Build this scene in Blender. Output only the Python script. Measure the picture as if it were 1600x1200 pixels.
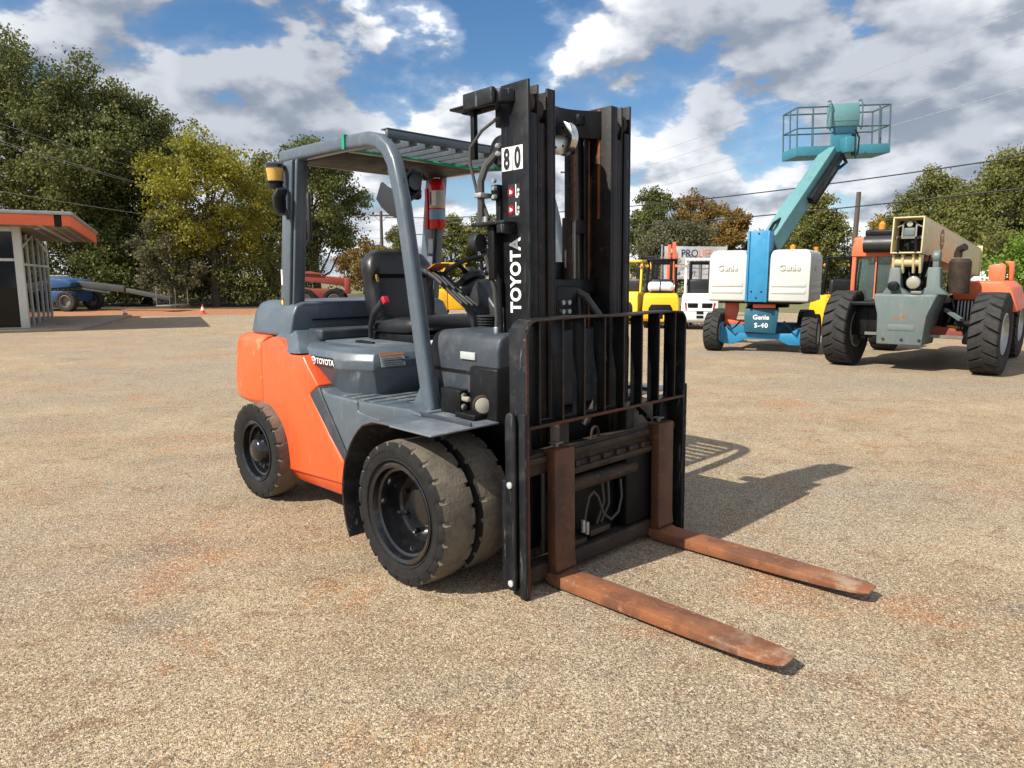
import bpy, bmesh, math, random
import numpy as np
from mathutils import Vector, Matrix
for o in list(bpy.data.objects): bpy.data.objects.remove(o)
SC = bpy.context.scene
COL = SC.collection
R = math.radians
random.seed(7); rng = np.random.default_rng(11)

# ------------------------------------------------------------------ camera
cam_d = bpy.data.cameras.new('camera'); cam = bpy.data.objects.new('camera', cam_d); COL.objects.link(cam)
cam.location = (0, 0, 1.62)
cam.rotation_euler = (R(90) - math.atan(170/1110), 0, 0)
cam_d.sensor_fit = 'HORIZONTAL'; cam_d.sensor_width = 36.0; cam_d.lens = 36.0*1110/1600
cam_d.clip_start = 0.05; cam_d.clip_end = 3000
SC.camera = cam

# ------------------------------------------------------------------ sky, sun, exposure
SUN_EL, SUN_BEAR = R(44.0), R(236.0)          # the sun stands behind the camera, to the left
W = bpy.data.worlds.new('World'); SC.world = W; W.use_nodes = True
# cloud banks and gaps: azimuth (right of the view), elevation, radius in degrees, weight
SKY_GAPS = [(-18.9,17.5,5,.10),(-21.2,14.9,4,.07),(-17.2,12.6,5,.08),(-8.6,18.9,7,.12),(-1.9,19.1,7,.12),(2.9,17.8,6,.08),(15.4,11.4,7,.17),(19.1,9.0,4,.09),(-33.7,15.7,4,.1)]
SKY_BANKS = [(-26.3,14.8,11,.07),(-15.7,14.4,7,.09),(-12.9,16.4,4,.06),(-22,11.2,8,.06),(18.8,16.5,11,.09),(14.2,8.1,8,.12),(30.9,12.7,9,.10),(-4.9,15.9,7,.06),(-7.5,5.4,9,.06),(31.3,8.3,8,.08),(4.9,14.2,8,.05)]
SKY_DARK = [(-25.8,15.2,11,.58),(-15.8,13.9,7,.62),(18.8,16.8,11,.62),(32.3,8.6,9,.42),(-6,5.9,9,.25),(1,11.1,6,.12)]
def build_world():
    nt = W.node_tree; nt.nodes.clear(); N = nt.nodes.new; L = nt.links.new
    out = N('ShaderNodeOutputWorld'); bg = N('ShaderNodeBackground'); L(bg.outputs[0], out.inputs[0])
    bg.inputs[1].default_value = 0.088
    sky = N('ShaderNodeTexSky'); sky.sky_type = 'NISHITA'; sky.sun_disc = False
    sky.sun_elevation = SUN_EL; sky.sun_rotation = SUN_BEAR
    sky.air_density = 1.0; sky.dust_density = 0.3; sky.ozone_density = 3.0; sky.altitude = 100
    tc = N('ShaderNodeTexCoord'); D = tc.outputs['Generated']
    def math_(op, a, b=None, c=None):
        m = N('ShaderNodeMath'); m.operation = op
        for i, v in enumerate((a, b, c)):
            if v is None: continue
            if isinstance(v, (int, float)): m.inputs[i].default_value = v
            else: L(v, m.inputs[i])
        return m.outputs[0]
    def ramp(v, a, b, lo=0.0, hi=1.0):
        m = N('ShaderNodeMapRange'); m.interpolation_type = 'SMOOTHSTEP'
        for i, x in ((1, a), (2, b), (3, lo), (4, hi)): m.inputs[i].default_value = x
        L(v, m.inputs[0]); return m.outputs[0]
    def field(blobs, sign=1.0):
        tot = None
        for az, el, r, w in blobs:
            d = N('ShaderNodeVectorMath'); d.operation = 'DOT_PRODUCT'; L(D, d.inputs[0])
            d.inputs[1].default_value = (math.sin(R(az))*math.cos(R(el)), math.cos(R(az))*math.cos(R(el)), math.sin(R(el)))
            v = ramp(d.outputs['Value'], math.cos(R(r*1.25)), 1.0, 0.0, sign*w)
            tot = v if tot is None else math_('ADD', tot, v)
        return tot
    mp_ = N('ShaderNodeMapping'); mp_.inputs['Scale'].default_value = (1, 1, 1.9); mp_.inputs['Location'].default_value = SKY_OFF; L(D, mp_.inputs['Vector'])
    mp2 = N('ShaderNodeMapping'); mp2.inputs['Scale'].default_value = (1, 1, 1.9); L(D, mp2.inputs['Vector'])
    mp2.inputs['Location'].default_value = (SKY_OFF[0]-.012, SKY_OFF[1]-.010, SKY_OFF[2]+.055)
    def noise(vec, scale, detail, rough):
        n = N('ShaderNodeTexNoise'); n.inputs['Scale'].default_value = scale; n.inputs['Detail'].default_value = detail; n.inputs['Roughness'].default_value = rough
        n.inputs['Distortion'].default_value = 0.0; L(vec, n.inputs['Vector']); return n.outputs[0]
    bias = math_('ADD', field(SKY_GAPS, -1.0), field(SKY_BANKS))
    n0 = noise(mp_.outputs[0], 8.6, 7.0, .53)
    n1 = noise(mp2.outputs[0], 8.6, 4.5, .50)
    sepz = N('ShaderNodeSeparateXYZ'); L(D, sepz.inputs[0])
    d0 = math_('ADD', math_('ADD', n0, bias), ramp(sepz.outputs[2], .0, .16, .17, .0))
    cover = math_('MULTIPLY_ADD', ramp(d0, .475, .54), .75, ramp(d0, .36, .50, 0.0, .25))
    lit = ramp(math_('SUBTRACT', n0, n1), -.14, .11)
    dk = math_('ADD', field(SKY_DARK), ramp(d0, .58, .78, 0.0, .25))
    bright = math_('MULTIPLY', math_('MULTIPLY_ADD', lit, .95, .16), math_('SUBTRACT', 1.0, math_('MINIMUM', dk, .66)))
    mixc = N('ShaderNodeMix'); mixc.data_type = 'RGBA'; L(bright, mixc.inputs[0])
    mixc.inputs[6].default_value = (2.0, 2.4, 3.1, 1); mixc.inputs[7].default_value = (10.2, 10.3, 10.5, 1)
    hs = N('ShaderNodeHueSaturation'); hs.inputs['Saturation'].default_value = 1.2; hs.inputs['Value'].default_value = 1.0; L(sky.outputs[0], hs.inputs['Color'])
    mix = N('ShaderNodeMix'); mix.data_type = 'RGBA'
    L(math_('MULTIPLY', cover, .97), mix.inputs[0]); L(hs.outputs[0], mix.inputs[6]); L(mixc.outputs[2], mix.inputs[7])
    L(mix.outputs[2], bg.inputs[0])
    W.cycles.sampling_method = 'MANUAL'; W.cycles.sample_map_resolution = 512
SKY_OFF = (2.7, 8.9, 4.4)
build_world()
sd = bpy.data.lights.new('sun', 'SUN'); sd.energy = 5.0; sd.angle = R(0.55); sd.color = (1.0, 0.95, 0.86)
sun = bpy.data.objects.new('sun', sd); COL.objects.link(sun)
sdir = Vector((-math.sin(SUN_BEAR)*math.cos(SUN_EL), -math.cos(SUN_BEAR)*math.cos(SUN_EL), -math.sin(SUN_EL)))
sun.rotation_euler = sdir.to_track_quat('-Z', 'Y').to_euler(); sun.location = (-20, -20, 30)
SC.view_settings.view_transform = 'Standard'; SC.view_settings.look = 'None'
SC.view_settings.exposure = 0.48; SC.view_settings.gamma = 1.0; SC.view_settings.use_curve_mapping = False
SC.render.engine = 'CYCLES'
SC.cycles.max_bounces = 6; SC.cycles.transparent_max_bounces = 8

# ------------------------------------------------------------------ materials
M = {}
class NT:
    def __init__(s, name):
        s.m = bpy.data.materials.new(name); s.m.use_nodes = True; s.t = s.m.node_tree; s.t.nodes.clear()
        s.out = s.n('ShaderNodeOutputMaterial'); s.b = s.n('ShaderNodeBsdfPrincipled'); s.l(s.b.outputs[0], s.out.inputs[0])
        s.tc = s.n('ShaderNodeTexCoord')
    def n(s, t): return s.t.nodes.new(t)
    def l(s, a, b): s.t.links.new(a, b)
    def noise(s, scale, detail=4, rough=.55, vec=None, dist=0.0, out=0):
        n = s.n('ShaderNodeTexNoise'); n.inputs['Scale'].default_value = scale; n.inputs['Detail'].default_value = detail
        n.inputs['Roughness'].default_value = rough; n.inputs['Distortion'].default_value = dist
        s.l(vec if vec else s.tc.outputs['Object'], n.inputs['Vector']); return n.outputs[out]
    def vor(s, scale, vec=None, feature='F1', out='Distance', rand=1.0):
        n = s.n('ShaderNodeTexVoronoi'); n.inputs['Scale'].default_value = scale; n.feature = feature
        n.inputs['Randomness'].default_value = rand
        s.l(vec if vec else s.tc.outputs['Object'], n.inputs['Vector']); return n.outputs[out]
    def ramp(s, v, a, b, lo=0.0, hi=1.0, smooth=True):
        m = s.n('ShaderNodeMapRange'); m.interpolation_type = 'SMOOTHSTEP' if smooth else 'LINEAR'
        m.inputs[1].default_value = a; m.inputs[2].default_value = b; m.inputs[3].default_value = lo; m.inputs[4].default_value = hi
        s.l(v, m.inputs[0]); return m.outputs[0]
    def mix(s, f, a, b, mode='MIX'):
        m = s.n('ShaderNodeMix'); m.data_type = 'RGBA'; m.blend_type = mode
        for i, v in ((0, f), (6, a), (7, b)):
            if isinstance(v, (int, float)): m.inputs[i].default_value = v
            elif isinstance(v, tuple): m.inputs[i].default_value = (*v[:3], 1)
            else: s.l(v, m.inputs[i])
        return m.outputs[2]
    def math(s, op, a, b=0.0, clamp=False):
        m = s.n('ShaderNodeMath'); m.operation = op; m.use_clamp = clamp
        for i, v in enumerate((a, b)):
            if isinstance(v, (int, float)): m.inputs[i].default_value = v
            else: s.l(v, m.inputs[i])
        return m.outputs[0]
    def map(s, scale, vec=None):
        m = s.n('ShaderNodeMapping'); m.inputs['Scale'].default_value = scale
        s.l(vec if vec else s.tc.outputs['Object'], m.inputs['Vector']); return m.outputs[0]
    def bump(s, h, strength=.3, dist=.01, normal=None):
        b = s.n('ShaderNodeBump'); b.inputs['Strength'].default_value = strength; b.inputs['Distance'].default_value = dist
        s.l(h, b.inputs['Height'])
        if normal: s.l(normal, b.inputs['Normal'])
        s.l(b.outputs[0], s.b.inputs['Normal']); return b.outputs[0]
    def col(s, c):
        if isinstance(c, tuple): s.b.inputs['Base Color'].default_value = (*c[:3], 1)
        else: s.l(c, s.b.inputs['Base Color'])
    def rough(s, r):
        if isinstance(r, (int, float)): s.b.inputs['Roughness'].default_value = r
        else: s.l(r, s.b.inputs['Roughness'])
    def metal(s, v):
        if isinstance(v, (int, float)): s.b.inputs['Metallic'].default_value = v
        else: s.l(v, s.b.inputs['Metallic'])

def paint(name, c, rough=.35, wear=.0, dirt=.25, dirt_c=(.20,.16,.11), wear_c=(.16,.10,.06), scr=0.3, wscale=6.0, coat=0.0, spec=0.5, thr=.62):
    t = NT(name); t.b.inputs['Specular IOR Level'].default_value = spec
    n = t.noise(2.2, 6, .6); v = t.mix(t.ramp(n, .3, .7, 0, .35), c, tuple(min(1, x*1.18+.004) for x in c))
    d = t.noise(9.0, 8, .65)
    col = t.mix(t.ramp(d, .48, .75, 0, dirt), v, dirt_c)
    if scr:                                                    # fine scratches
        s1 = t.noise(26, 3, .55, vec=t.map((1.0, 1.0, .10)), dist=2.2)
        s2 = t.noise(15, 9, .78, vec=t.map((.7, 1.0, .8)))
        s = t.math('MAXIMUM', t.ramp(s1, .62, .67), t.ramp(s2, .60, .67, 0, .8))
        col = t.mix(t.math('MULTIPLY', s, scr), col, tuple(min(1, x*1.5+.075) for x in c))
    r = t.ramp(d, .3, .75, rough*.85, min(1, rough*1.7))
    if wear:
        w = t.ramp(t.noise(wscale, 9, .7), thr, thr+.035)
        col = t.mix(t.math('MULTIPLY', w, wear), col, wear_c); r = t.math('MAXIMUM', r, t.math('MULTIPLY', w, .8))
    t.col(col); t.rough(r)
    if coat: t.b.inputs['Coat Weight'].default_value = coat; t.b.inputs['Coat Roughness'].default_value = .12
    t.bump(t.noise(60, 4, .6), .06, .002)
    M[name] = t.m; return t.m
def plain(name, c, rough=.5, metal=0.0, bumps=.05, scale=80, spec=.5):
    t = NT(name); n = t.noise(7, 5, .6); t.b.inputs['Specular IOR Level'].default_value = spec
    t.col(t.mix(t.ramp(n, .3, .7), tuple(x*.86 for x in c), tuple(min(1, x*1.1) for x in c))); t.rough(t.ramp(n, .2, .8, rough*.85, min(1, rough*1.2))); t.metal(metal)
    t.bump(t.noise(scale, 4), bumps, .002); M[name] = t.m; return t.m

paint('orange', (.72,.092,.020), .34, wear=.6, dirt=.26, dirt_c=(.46,.13,.06), wear_c=(.20,.11,.06), wscale=3.6, scr=.26, coat=.25, thr=.67)
paint('orange_worn', (.72,.098,.022), .36, wear=.95, dirt=.20, wear_c=(.36,.21,.06), wscale=6.5, scr=.2, coat=.2, thr=.572)
paint('grey', (.070,.092,.112), .33, dirt=.30, dirt_c=(.17,.16,.14), scr=.30, coat=.25)
paint('grey_dusty', (.075,.094,.11), .55, dirt=.75, dirt_c=(.24,.20,.14), scr=.1)
paint('grey_dark', (.032,.040,.050), .42, dirt=.22, scr=.15)
paint('black', (.0048,.0052,.006), .36, spec=.24, dirt=.12, dirt_c=(.026,.023,.020), scr=.20, wear=.30, wscale=7, thr=.70, wear_c=(.09,.05,.03))
paint('black_worn', (.008,.009,.011), .42, spec=.3, dirt=.40, dirt_c=(.06,.057,.054), scr=.95, wear=.75, wscale=8, thr=.645, wear_c=(.20,.10,.045))
paint('black_gloss', (.006,.006,.007), .16, dirt=.10, dirt_c=(.05,.045,.04), scr=.0, coat=.4)
paint('teal', (.035,.185,.25), .45, dirt=.4, dirt_c=(.09,.20,.21), scr=.25, wear=.35, wscale=9, thr=.68)
paint('teal_faded', (.105,.245,.255), .55, dirt=.5, dirt_c=(.17,.27,.25), scr=.2, wear=.5, wscale=9, thr=.66, wear_c=(.25,.16,.08))
paint('blue', (.025,.215,.40), .35, dirt=.18, dirt_c=(.08,.25,.36), scr=.15)
paint('teal_rail', (.045,.10,.11), .5, dirt=.4, scr=0)
paint('boom_grey_shaded', (.045,.046,.045), .6, dirt=.4, scr=0)  # dark grey carries the shade this boom lies in
paint('teal_dark', (.012,.09,.14), .4, dirt=.2, scr=.1)
paint('white', (.52,.53,.485), .45, dirt=.25, dirt_c=(.42,.40,.34), scr=.08)
paint('white_clean', (.74,.75,.75), .35, dirt=.10, dirt_c=(.5,.48,.42), scr=.0)
paint('cream', (.52,.44,.235), .45, dirt=.28, dirt_c=(.30,.24,.13), scr=.25, wear=.3, thr=.70, wscale=7)
paint('tele_orange', (.72,.135,.05), .45, dirt=.25, dirt_c=(.5,.20,.11), scr=.1)
paint('tele_grey', (.105,.138,.134), .5, dirt=.35, scr=.3, wear=.9, wscale=4.4, thr=.585, wear_c=(.22,.10,.05))
paint('yellow', (.80,.42,.01), .35, dirt=.15, dirt_c=(.45,.25,.03), scr=.0)
paint('yellow_old', (.72,.50,.03), .45, dirt=.35, dirt_c=(.30,.22,.06), scr=.0)
paint('red_machine', (.23,.040,.024), .6, dirt=.4, dirt_c=(.25,.09,.06), scr=.0)
paint('blue_machine_shaded', (.012,.065,.17), .55, dirt=.2, dirt_c=(.05,.10,.18), scr=.0)  # blue darkened in the colour itself for a machine standing in shade
paint('fender_plate', (.13,.145,.165), .25, dirt=.5, dirt_c=(.30,.29,.28), scr=.4, wear=.4, thr=.66)
plain('steel', (.55,.55,.54), .25, 1.0); plain('chrome', (.75,.75,.76), .08, 1.0, .01)
plain('dull_steel', (.22,.21,.19), .5, .6); plain('brass', (.45,.42,.30), .4, .7)
plain('plastic', (.018,.019,.020), .42, 0, .12, 160); plain('seat_vinyl', (.014,.014,.015), .38, 0, .10, 120)
plain('hose', (.05,.047,.042), .65); plain('black_iron', (.005,.005,.0055), .55, spec=.2)
plain('amber', (.62,.36,.08), .25); plain('amber_clear', (.9,.25,.03), .25); plain('red_paint', (.55,.012,.012), .22); plain('decal_white', (.80,.80,.78), .45, 0, 0)
plain('decal_black', (.01,.01,.01), .5, 0, 0); plain('decal_grey', (.42,.44,.43), .5, 0, 0); plain('decal_orange', (.75,.22,.04), .5, 0, 0)
plain('decal_red', (.45,.01,.03), .5, 0, 0); plain('decal_yellow', (.85,.55,.05), .5, 0, 0); plain('green_tape', (.0,.28,.13), .5)
plain('decal_brown', (.10,.05,.03), .5, 0, 0); plain('decal_blue', (.16,.34,.46), .4, 0, 0); plain('foam', (.40,.22,.05), .9)
plain('lens', (.30,.28,.22), .10, 0, 0); plain('lever_black', (.008,.008,.009), .62); plain('mirror_glass', (.8,.8,.8), .03, 1.0, 0)
plain('wood_pole', (.095,.072,.055), .85, 0, .4, 30); plain('concrete', (.33,.30,.26), .85, 0, .3, 30)
plain('banner', (.62,.63,.64), .6); plain('red_lens', (.5,.01,.01), .2, 0, 0); plain('wire', (.012,.012,.013), .6)
plain('cable_grey', (.20,.21,.22), .5, .4)
plain('cone', (.80,.07,.03), .5); plain('galv', (.40,.41,.40), .45, .7); plain('green_bush_bark', (.08,.06,.045), .9)

def rust(name, c1, c2, c3, rough=.8):
    t = NT(name); n = t.noise(5, 8, .65); n2 = t.noise(28, 6, .7); n3 = t.noise(90, 4, .6); t.b.inputs['Specular IOR Level'].default_value = .28
    a = t.mix(t.ramp(n, .40, .62), c1, c2); b = t.mix(t.ramp(n2, .56, .70, 0, .85), a, c3); b = t.mix(t.ramp(n3, .58, .70, 0, .55), b, tuple(x*.45 for x in c1))
    st = t.noise(14, 4, .6, vec=t.map((1, 1, .12)))
    b = t.mix(t.ramp(st, .52, .75, 0, .35), b, tuple(x*.5 for x in c1)); t.col(b); t.rough(rough)
    t.bump(t.math('ADD', n2, n3), .35, .003); M[name] = t.m
rust('rust_blade', (.27,.098,.040), (.145,.058,.030), (.36,.22,.13), .68)
def blade():
    t = NT('rust_blade'); n = t.noise(5, 8, .65); n2 = t.noise(26, 7, .72); n3 = t.noise(90, 4, .6); st = t.noise(9, 6, .65, vec=t.map((.25, 1.6, 1))); t.b.inputs['Specular IOR Level'].default_value = .3
    b = t.mix(t.ramp(n, .38, .62), (.25,.092,.038), (.135,.056,.030)); b = t.mix(t.ramp(st, .5, .68, 0, .7), b, (.17,.085,.052)); b = t.mix(t.ramp(n2, .57, .68, 0, .8), b, (.33,.19,.11)); b = t.mix(t.ramp(n3, .58, .70, 0, .5), b, (.08,.035,.02))
    sx = t.n('ShaderNodeSeparateXYZ'); t.l(t.tc.outputs['Object'], sx.inputs[0])
    tip = t.math('MULTIPLY', t.ramp(sx.outputs[0], 1.35, 1.85), t.ramp(t.noise(7, 8, .7), .42, .62))       # paint and rust scraped off towards the tip
    b = t.mix(t.math('MULTIPLY', tip, .8), b, (.38,.29,.20)); t.col(b); t.rough(t.ramp(tip, 0, 1, .72, .48)); t.bump(t.math('ADD', n2, n3), .4, .003); M['rust_blade'] = t.m
blade()
rust('rust_shank', (.105,.043,.022), (.060,.030,.019), (.165,.078,.040), .55)
rust('rust_dark', (.048,.030,.020), (.024,.018,.014), (.10,.07,.045), .65)
rust('rust_rail', (.018,.013,.010), (.0065,.006,.0055), (.070,.037,.020), .5)
rust('rust_edge', (.085,.026,.016), (.045,.020,.014), (.13,.06,.035), .6)
rust('rust_stripe', (.24,.075,.025), (.15,.05,.02), (.28,.12,.05), .6)

def rubber(name, c, dust, amt, rough=.8):
    t = NT(name); n = t.noise(12, 7, .65); n2 = t.noise(70, 4, .6); t.b.inputs['Specular IOR Level'].default_value = .25
    g = t.n('ShaderNodeNewGeometry')
    col = t.mix(t.ramp(n, .30, .68, amt*.35, amt), c, dust)
    col = t.mix(t.ramp(n2, .6, .75, 0, .35), col, tuple(x*1.6 for x in dust))
    t.col(col); t.rough(rough); t.bump(t.math('ADD', t.math('MULTIPLY', n, .6), n2), .7, .006); M[name] = t.m
rubber('rubber', (.0075,.0075,.008), (.024,.022,.020), .6)
rubber('rubber_tread', (.062,.055,.046), (.170,.142,.105), .95)
rubber('rubber_mid', (.016,.016,.016), (.046,.044,.041), .8)

def glass(name, c, rough=.03, trans=.0):
    t = NT(name); t.col(c); t.rough(rough); t.b.inputs['Specular IOR Level'].default_value = .35
    t.b.inputs['Transmission Weight'].default_value = trans; t.b.inputs['IOR'].default_value = 1.45; M[name] = t.m
glass('shop_glass', (.004,.005,.006), .02); glass('cab_glass', (.45,.62,.56), .0, .92)

# ------------------------------------------------------------------ mesh helpers
class MB:
    def __init__(s): s.v = []; s.f = []; s.x = Matrix()
    def add(s, vs, fs):
        b = len(s.v); s.v += [tuple(s.x @ Vector(p)) for p in vs]; s.f += [tuple(i+b for i in f) for f in fs]; return s
    def box(s, x0, x1, y0, y1, z0, z1):
        vs = [(x0,y0,z0),(x1,y0,z0),(x1,y1,z0),(x0,y1,z0),(x0,y0,z1),(x1,y0,z1),(x1,y1,z1),(x0,y1,z1)]
        return s.add(vs, [(0,3,2,1),(4,5,6,7),(0,1,5,4),(1,2,6,5),(2,3,7,6),(3,0,4,7)])
    def cbox(s, c, d, rz=0, ry=0, rx=0):
        old = s.x; s.x = old @ Matrix.Translation(c) @ Matrix.Rotation(rz,4,'Z') @ Matrix.Rotation(ry,4,'Y') @ Matrix.Rotation(rx,4,'X')
        s.box(-d[0]/2,d[0]/2,-d[1]/2,d[1]/2,-d[2]/2,d[2]/2); s.x = old; return s
    def prism(s, poly, axis, a, b):
        n = len(poly)
        f = {'y': lambda p, t: (p[0], t, p[1]), 'x': lambda p, t: (t, p[0], p[1]), 'z': lambda p, t: (p[0], p[1], t)}[axis]
        vs = [f(p, a) for p in poly] + [f(p, b) for p in poly]
        return s.add(vs, [tuple(range(n)), tuple(range(2*n-1, n-1, -1))] + [(i, (i+1) % n, n+(i+1) % n, n+i) for i in range(n)])
    def loft(s, rings, cap=True):
        n = len(rings[0]); vs = [p for r in rings for p in r]; fs = []
        for k in range(len(rings)-1):
            for i in range(n): fs.append((k*n+i, k*n+(i+1) % n, (k+1)*n+(i+1) % n, (k+1)*n+i))
        if cap: fs += [tuple(range(n-1, -1, -1)), tuple(range((len(rings)-1)*n, len(rings)*n))]
        return s.add(vs, fs)
    def sweep(s, pts, sect, closed=False, up=(0,0,1)):
        pts = [Vector(p) for p in pts]; n = len(pts); rings = []; upv = Vector(up)
        prev = None
        for i in range(n):
            if closed: t = pts[(i+1) % n]-pts[i-1]
            else: t = pts[min(i+1, n-1)]-pts[max(i-1, 0)]
            t.normalize()
            if prev is None:
                a = upv.cross(t)
                if a.length < 1e-3: a = Vector((1,0,0)).cross(t)
                a.normalize()
            else:
                a = prev-t*prev.dot(t); a.normalize()
            prev = a; b = t.cross(a)
            sc = sect(i/(n-1)) if callable(sect) else sect
            rings.append([tuple(pts[i]+a*u+b*w) for u, w in sc])
        if closed: rings.append(rings[0])
        return s.loft(rings, cap=not closed)
    def tube(s, pts, r, n=8, closed=False):
        if callable(r): sec = lambda t: [(r(t)*math.cos(2*math.pi*i/n), r(t)*math.sin(2*math.pi*i/n)) for i in range(n)]
        else: sec = [(r*math.cos(2*math.pi*i/n), r*math.sin(2*math.pi*i/n)) for i in range(n)]
        return s.sweep(pts, sec, closed)
    def bar(s, a, b, w, h, up=(0,0,1)):
        return s.sweep([a, b], [(-w/2,-h/2),(w/2,-h/2),(w/2,h/2),(-w/2,h/2)], up=up)
    def lathe(s, prof, c, axis='y', n=32, closed=False, cap=True):
        A = {'y': lambda r, t, a: (c[0]+r*math.cos(t), c[1]+a, c[2]+r*math.sin(t)),
             'x': lambda r, t, a: (c[0]+a, c[1]+r*math.cos(t), c[2]+r*math.sin(t)),
             'z': lambda r, t, a: (c[0]+r*math.cos(t), c[1]+r*math.sin(t), c[2]+a)}[axis]
        rings = [[A(max(r, 1e-4), 2*math.pi*i/n, a) for i in range(n)] for r, a in prof]
        if closed: rings.append(rings[0])
        return s.loft(rings, cap=cap and not closed)
    def cyl(s, c, r, a, b, axis='y', n=16): return s.lathe([(r, a), (r, b)], c, axis, n)
    def sphere(s, c, rad, n=12, m=7):
        if isinstance(rad, (int, float)): rad = (rad,)*3
        rings = [[(c[0]+rad[0]*math.sin(ph)*math.cos(2*math.pi*i/n), c[1]+rad[1]*math.sin(ph)*math.sin(2*math.pi*i/n), c[2]+rad[2]*math.cos(ph)) for i in range(n)]
                 for ph in [math.pi-max(.02, min(math.pi-.02, math.pi*k/(m-1))) for k in range(m)]]
        return s.loft(rings)
    def mesh(s, name, mat, bevel=0.0, seg=2, ang=32):
        me = bpy.data.meshes.new(name); me.from_pydata(s.v, [], s.f)
        bm = bmesh.new(); bm.from_mesh(me)
        bmesh.ops.recalc_face_normals(bm, faces=bm.faces)
        if bevel > 0:
            ed = [e for e in bm.edges if len(e.link_faces) == 2 and e.calc_face_angle(0) > R(28)]
            if ed: bmesh.ops.bevel(bm, geom=ed, offset=bevel, segments=seg, profile=.5, affect='EDGES', clamp_overlap=True)
        for f in bm.faces: f.smooth = True
        bm.to_mesh(me); bm.free(); me.set_sharp_from_angle(angle=R(ang if not bevel else 50))
        me.materials.append(M[mat]); return me
    def build(s, name, mat, parent=None, bevel=0.0, seg=2, ang=32, label=None):
        o = bpy.data.objects.new(name, s.mesh(name, mat, bevel, seg, ang)); COL.objects.link(o)
        if parent is not None: o.parent = parent
        if label: o['label'] = label
        return o
def tag(o, label, cat, group=None):
    o['label'] = label; o['category'] = cat
    if group: o['group'] = group
    return o
def struct(o): o['kind'] = 'structure'; return o
def thing(name, label, cat, loc=(0,0,0), rz=0.0, group=None):
    o = bpy.data.objects.new(name, None); COL.objects.link(o); o.empty_display_size = .2
    o.location = loc; o.rotation_euler = (0, 0, rz); return tag(o, label, cat, group)
def put(o, parent, mat4):
    o.parent = parent; o.matrix_local = mat4; return o
def copy_part(o, parent, m=None, name=None):
    c = o.copy(); COL.objects.link(c); c.parent = parent
    if m is not None: c.matrix_local = m
    for ch in o.children: copy_part(ch, c)
    return c
def frame_m(o, x, y):                 # matrix with local x and y axes along the given directions
    x = Vector(x).normalized(); y = Vector(y).normalized(); z = x.cross(y)
    return Matrix(((x[0],y[0],z[0],o[0]),(x[1],y[1],z[1],o[1]),(x[2],y[2],z[2],o[2]),(0,0,0,1)))
def text(txt, size, mat, parent, o, x, y, name='lettering', bold=.0, ext=.0015, align='LEFT', stretch=1.0, sp=1.0):
    cu = bpy.data.curves.new('t', 'FONT'); cu.body = txt; cu.size = size; cu.extrude = ext; cu.offset = bold; cu.align_x = align; cu.space_character = sp
    cu.resolution_u = 4
    ob = bpy.data.objects.new('t', cu); COL.objects.link(ob)
    me = bpy.data.meshes.new_from_object(ob.evaluated_get(bpy.context.evaluated_depsgraph_get()))
    bpy.data.objects.remove(ob); bpy.data.curves.remove(cu)
    me.materials.clear(); me.materials.append(M[mat]); me.name = name
    t = bpy.data.objects.new(name, me); COL.objects.link(t); t.parent = parent
    t.matrix_local = frame_m(o, x, y) @ Matrix.Diagonal((stretch, 1, 1, 1)); return t
def rr(w, h, r, n=4):                  # rounded rectangle section
    pts = []
    for cx, cy, a0 in ((w/2-r, h/2-r, 0), (-w/2+r, h/2-r, 90), (-w/2+r, -h/2+r, 180), (w/2-r, -h/2+r, 270)):
        for i in range(n): a = R(a0+90*i/(n-1)); pts.append((cx+r*math.cos(a), cy+r*math.sin(a)))
    return pts
def tyre_mb(Rt, rb, w, lugs, depth, notch, c=(0,0,0), full=False):
    """tyre standing on its tread, axle along y; side notches (or full-width lugs) cut in the tread"""
    mb = MB(); h = w/2
    prof = [(rb, -h*.80), (rb+.25*(Rt-rb), -h*.96), (rb+.62*(Rt-rb), -h), (Rt-.030*Rt/.386, -h*.985), (Rt-.004, -h*.90), (Rt, -h*notch), (Rt, 0),
            (Rt, h*notch), (Rt-.004, h*.90), (Rt-.030*Rt/.386, h*.985), (rb+.62*(Rt-rb), h), (rb+.25*(Rt-rb), h*.96), (rb, h*.80)]
    rings = []
    step = 2*math.pi/lugs
    for k in range(lugs):
        for j, fr in enumerate((0, .05, .20, .25, .50, .55, .70, .75)):
            ring = []
            for i, (r, a) in enumerate(prof):
                t = k*step+fr*step+(abs(a)/h*step*.55 if full else 0.0)
                g = j in ((1, 2) if a < 0 else (5, 6)) if i != 6 else False
                if g and i in (5, 7) and not full: g = False
                rr_ = r
                if g and i in (3, 4, 5, 7, 8, 9): rr_ = r-depth*(.75 if i in (3, 9) else 1)
                elif i in (4, 5, 7, 8): rr_ = r-.003*abs(math.sin(k*7.3+i))
                ring.append((c[0]+rr_*math.cos(t), c[1]+a, c[2]+rr_*math.sin(t)))
            rings.append(ring)
    n = len(prof); vs = [p for r in rings for p in r]; m = len(rings); fs = []
    for k in range(m):
        for i in range(n-1): fs.append((k*n+i, k*n+i+1, ((k+1) % m)*n+i+1, ((k+1) % m)*n+i))
    return mb.add(vs, fs)
# ------------------------------------------------------------------ main forklift
def tyre_obj(mb, parent, Rt, side_mat, tread_mat, c=(0,0,0)):
    t = mb.build('tyre', side_mat, parent, ang=40); me = t.data; me.materials.append(M[tread_mat])
    for p in me.polygons:
        if math.hypot(p.center[0]-c[0], p.center[2]-c[2]) > Rt*.955: p.material_index = 1
    return t
def pill(pts, d):
    return pts
FX = thing('forklift', 'orange and grey forklift with black mast, dual front tyres and rusty forks, in the foreground', 'forklift', (.152, 4.307, 0), R(-45.3))
def both(fn):
    for s in (-1, 1): fn(s)
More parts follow.
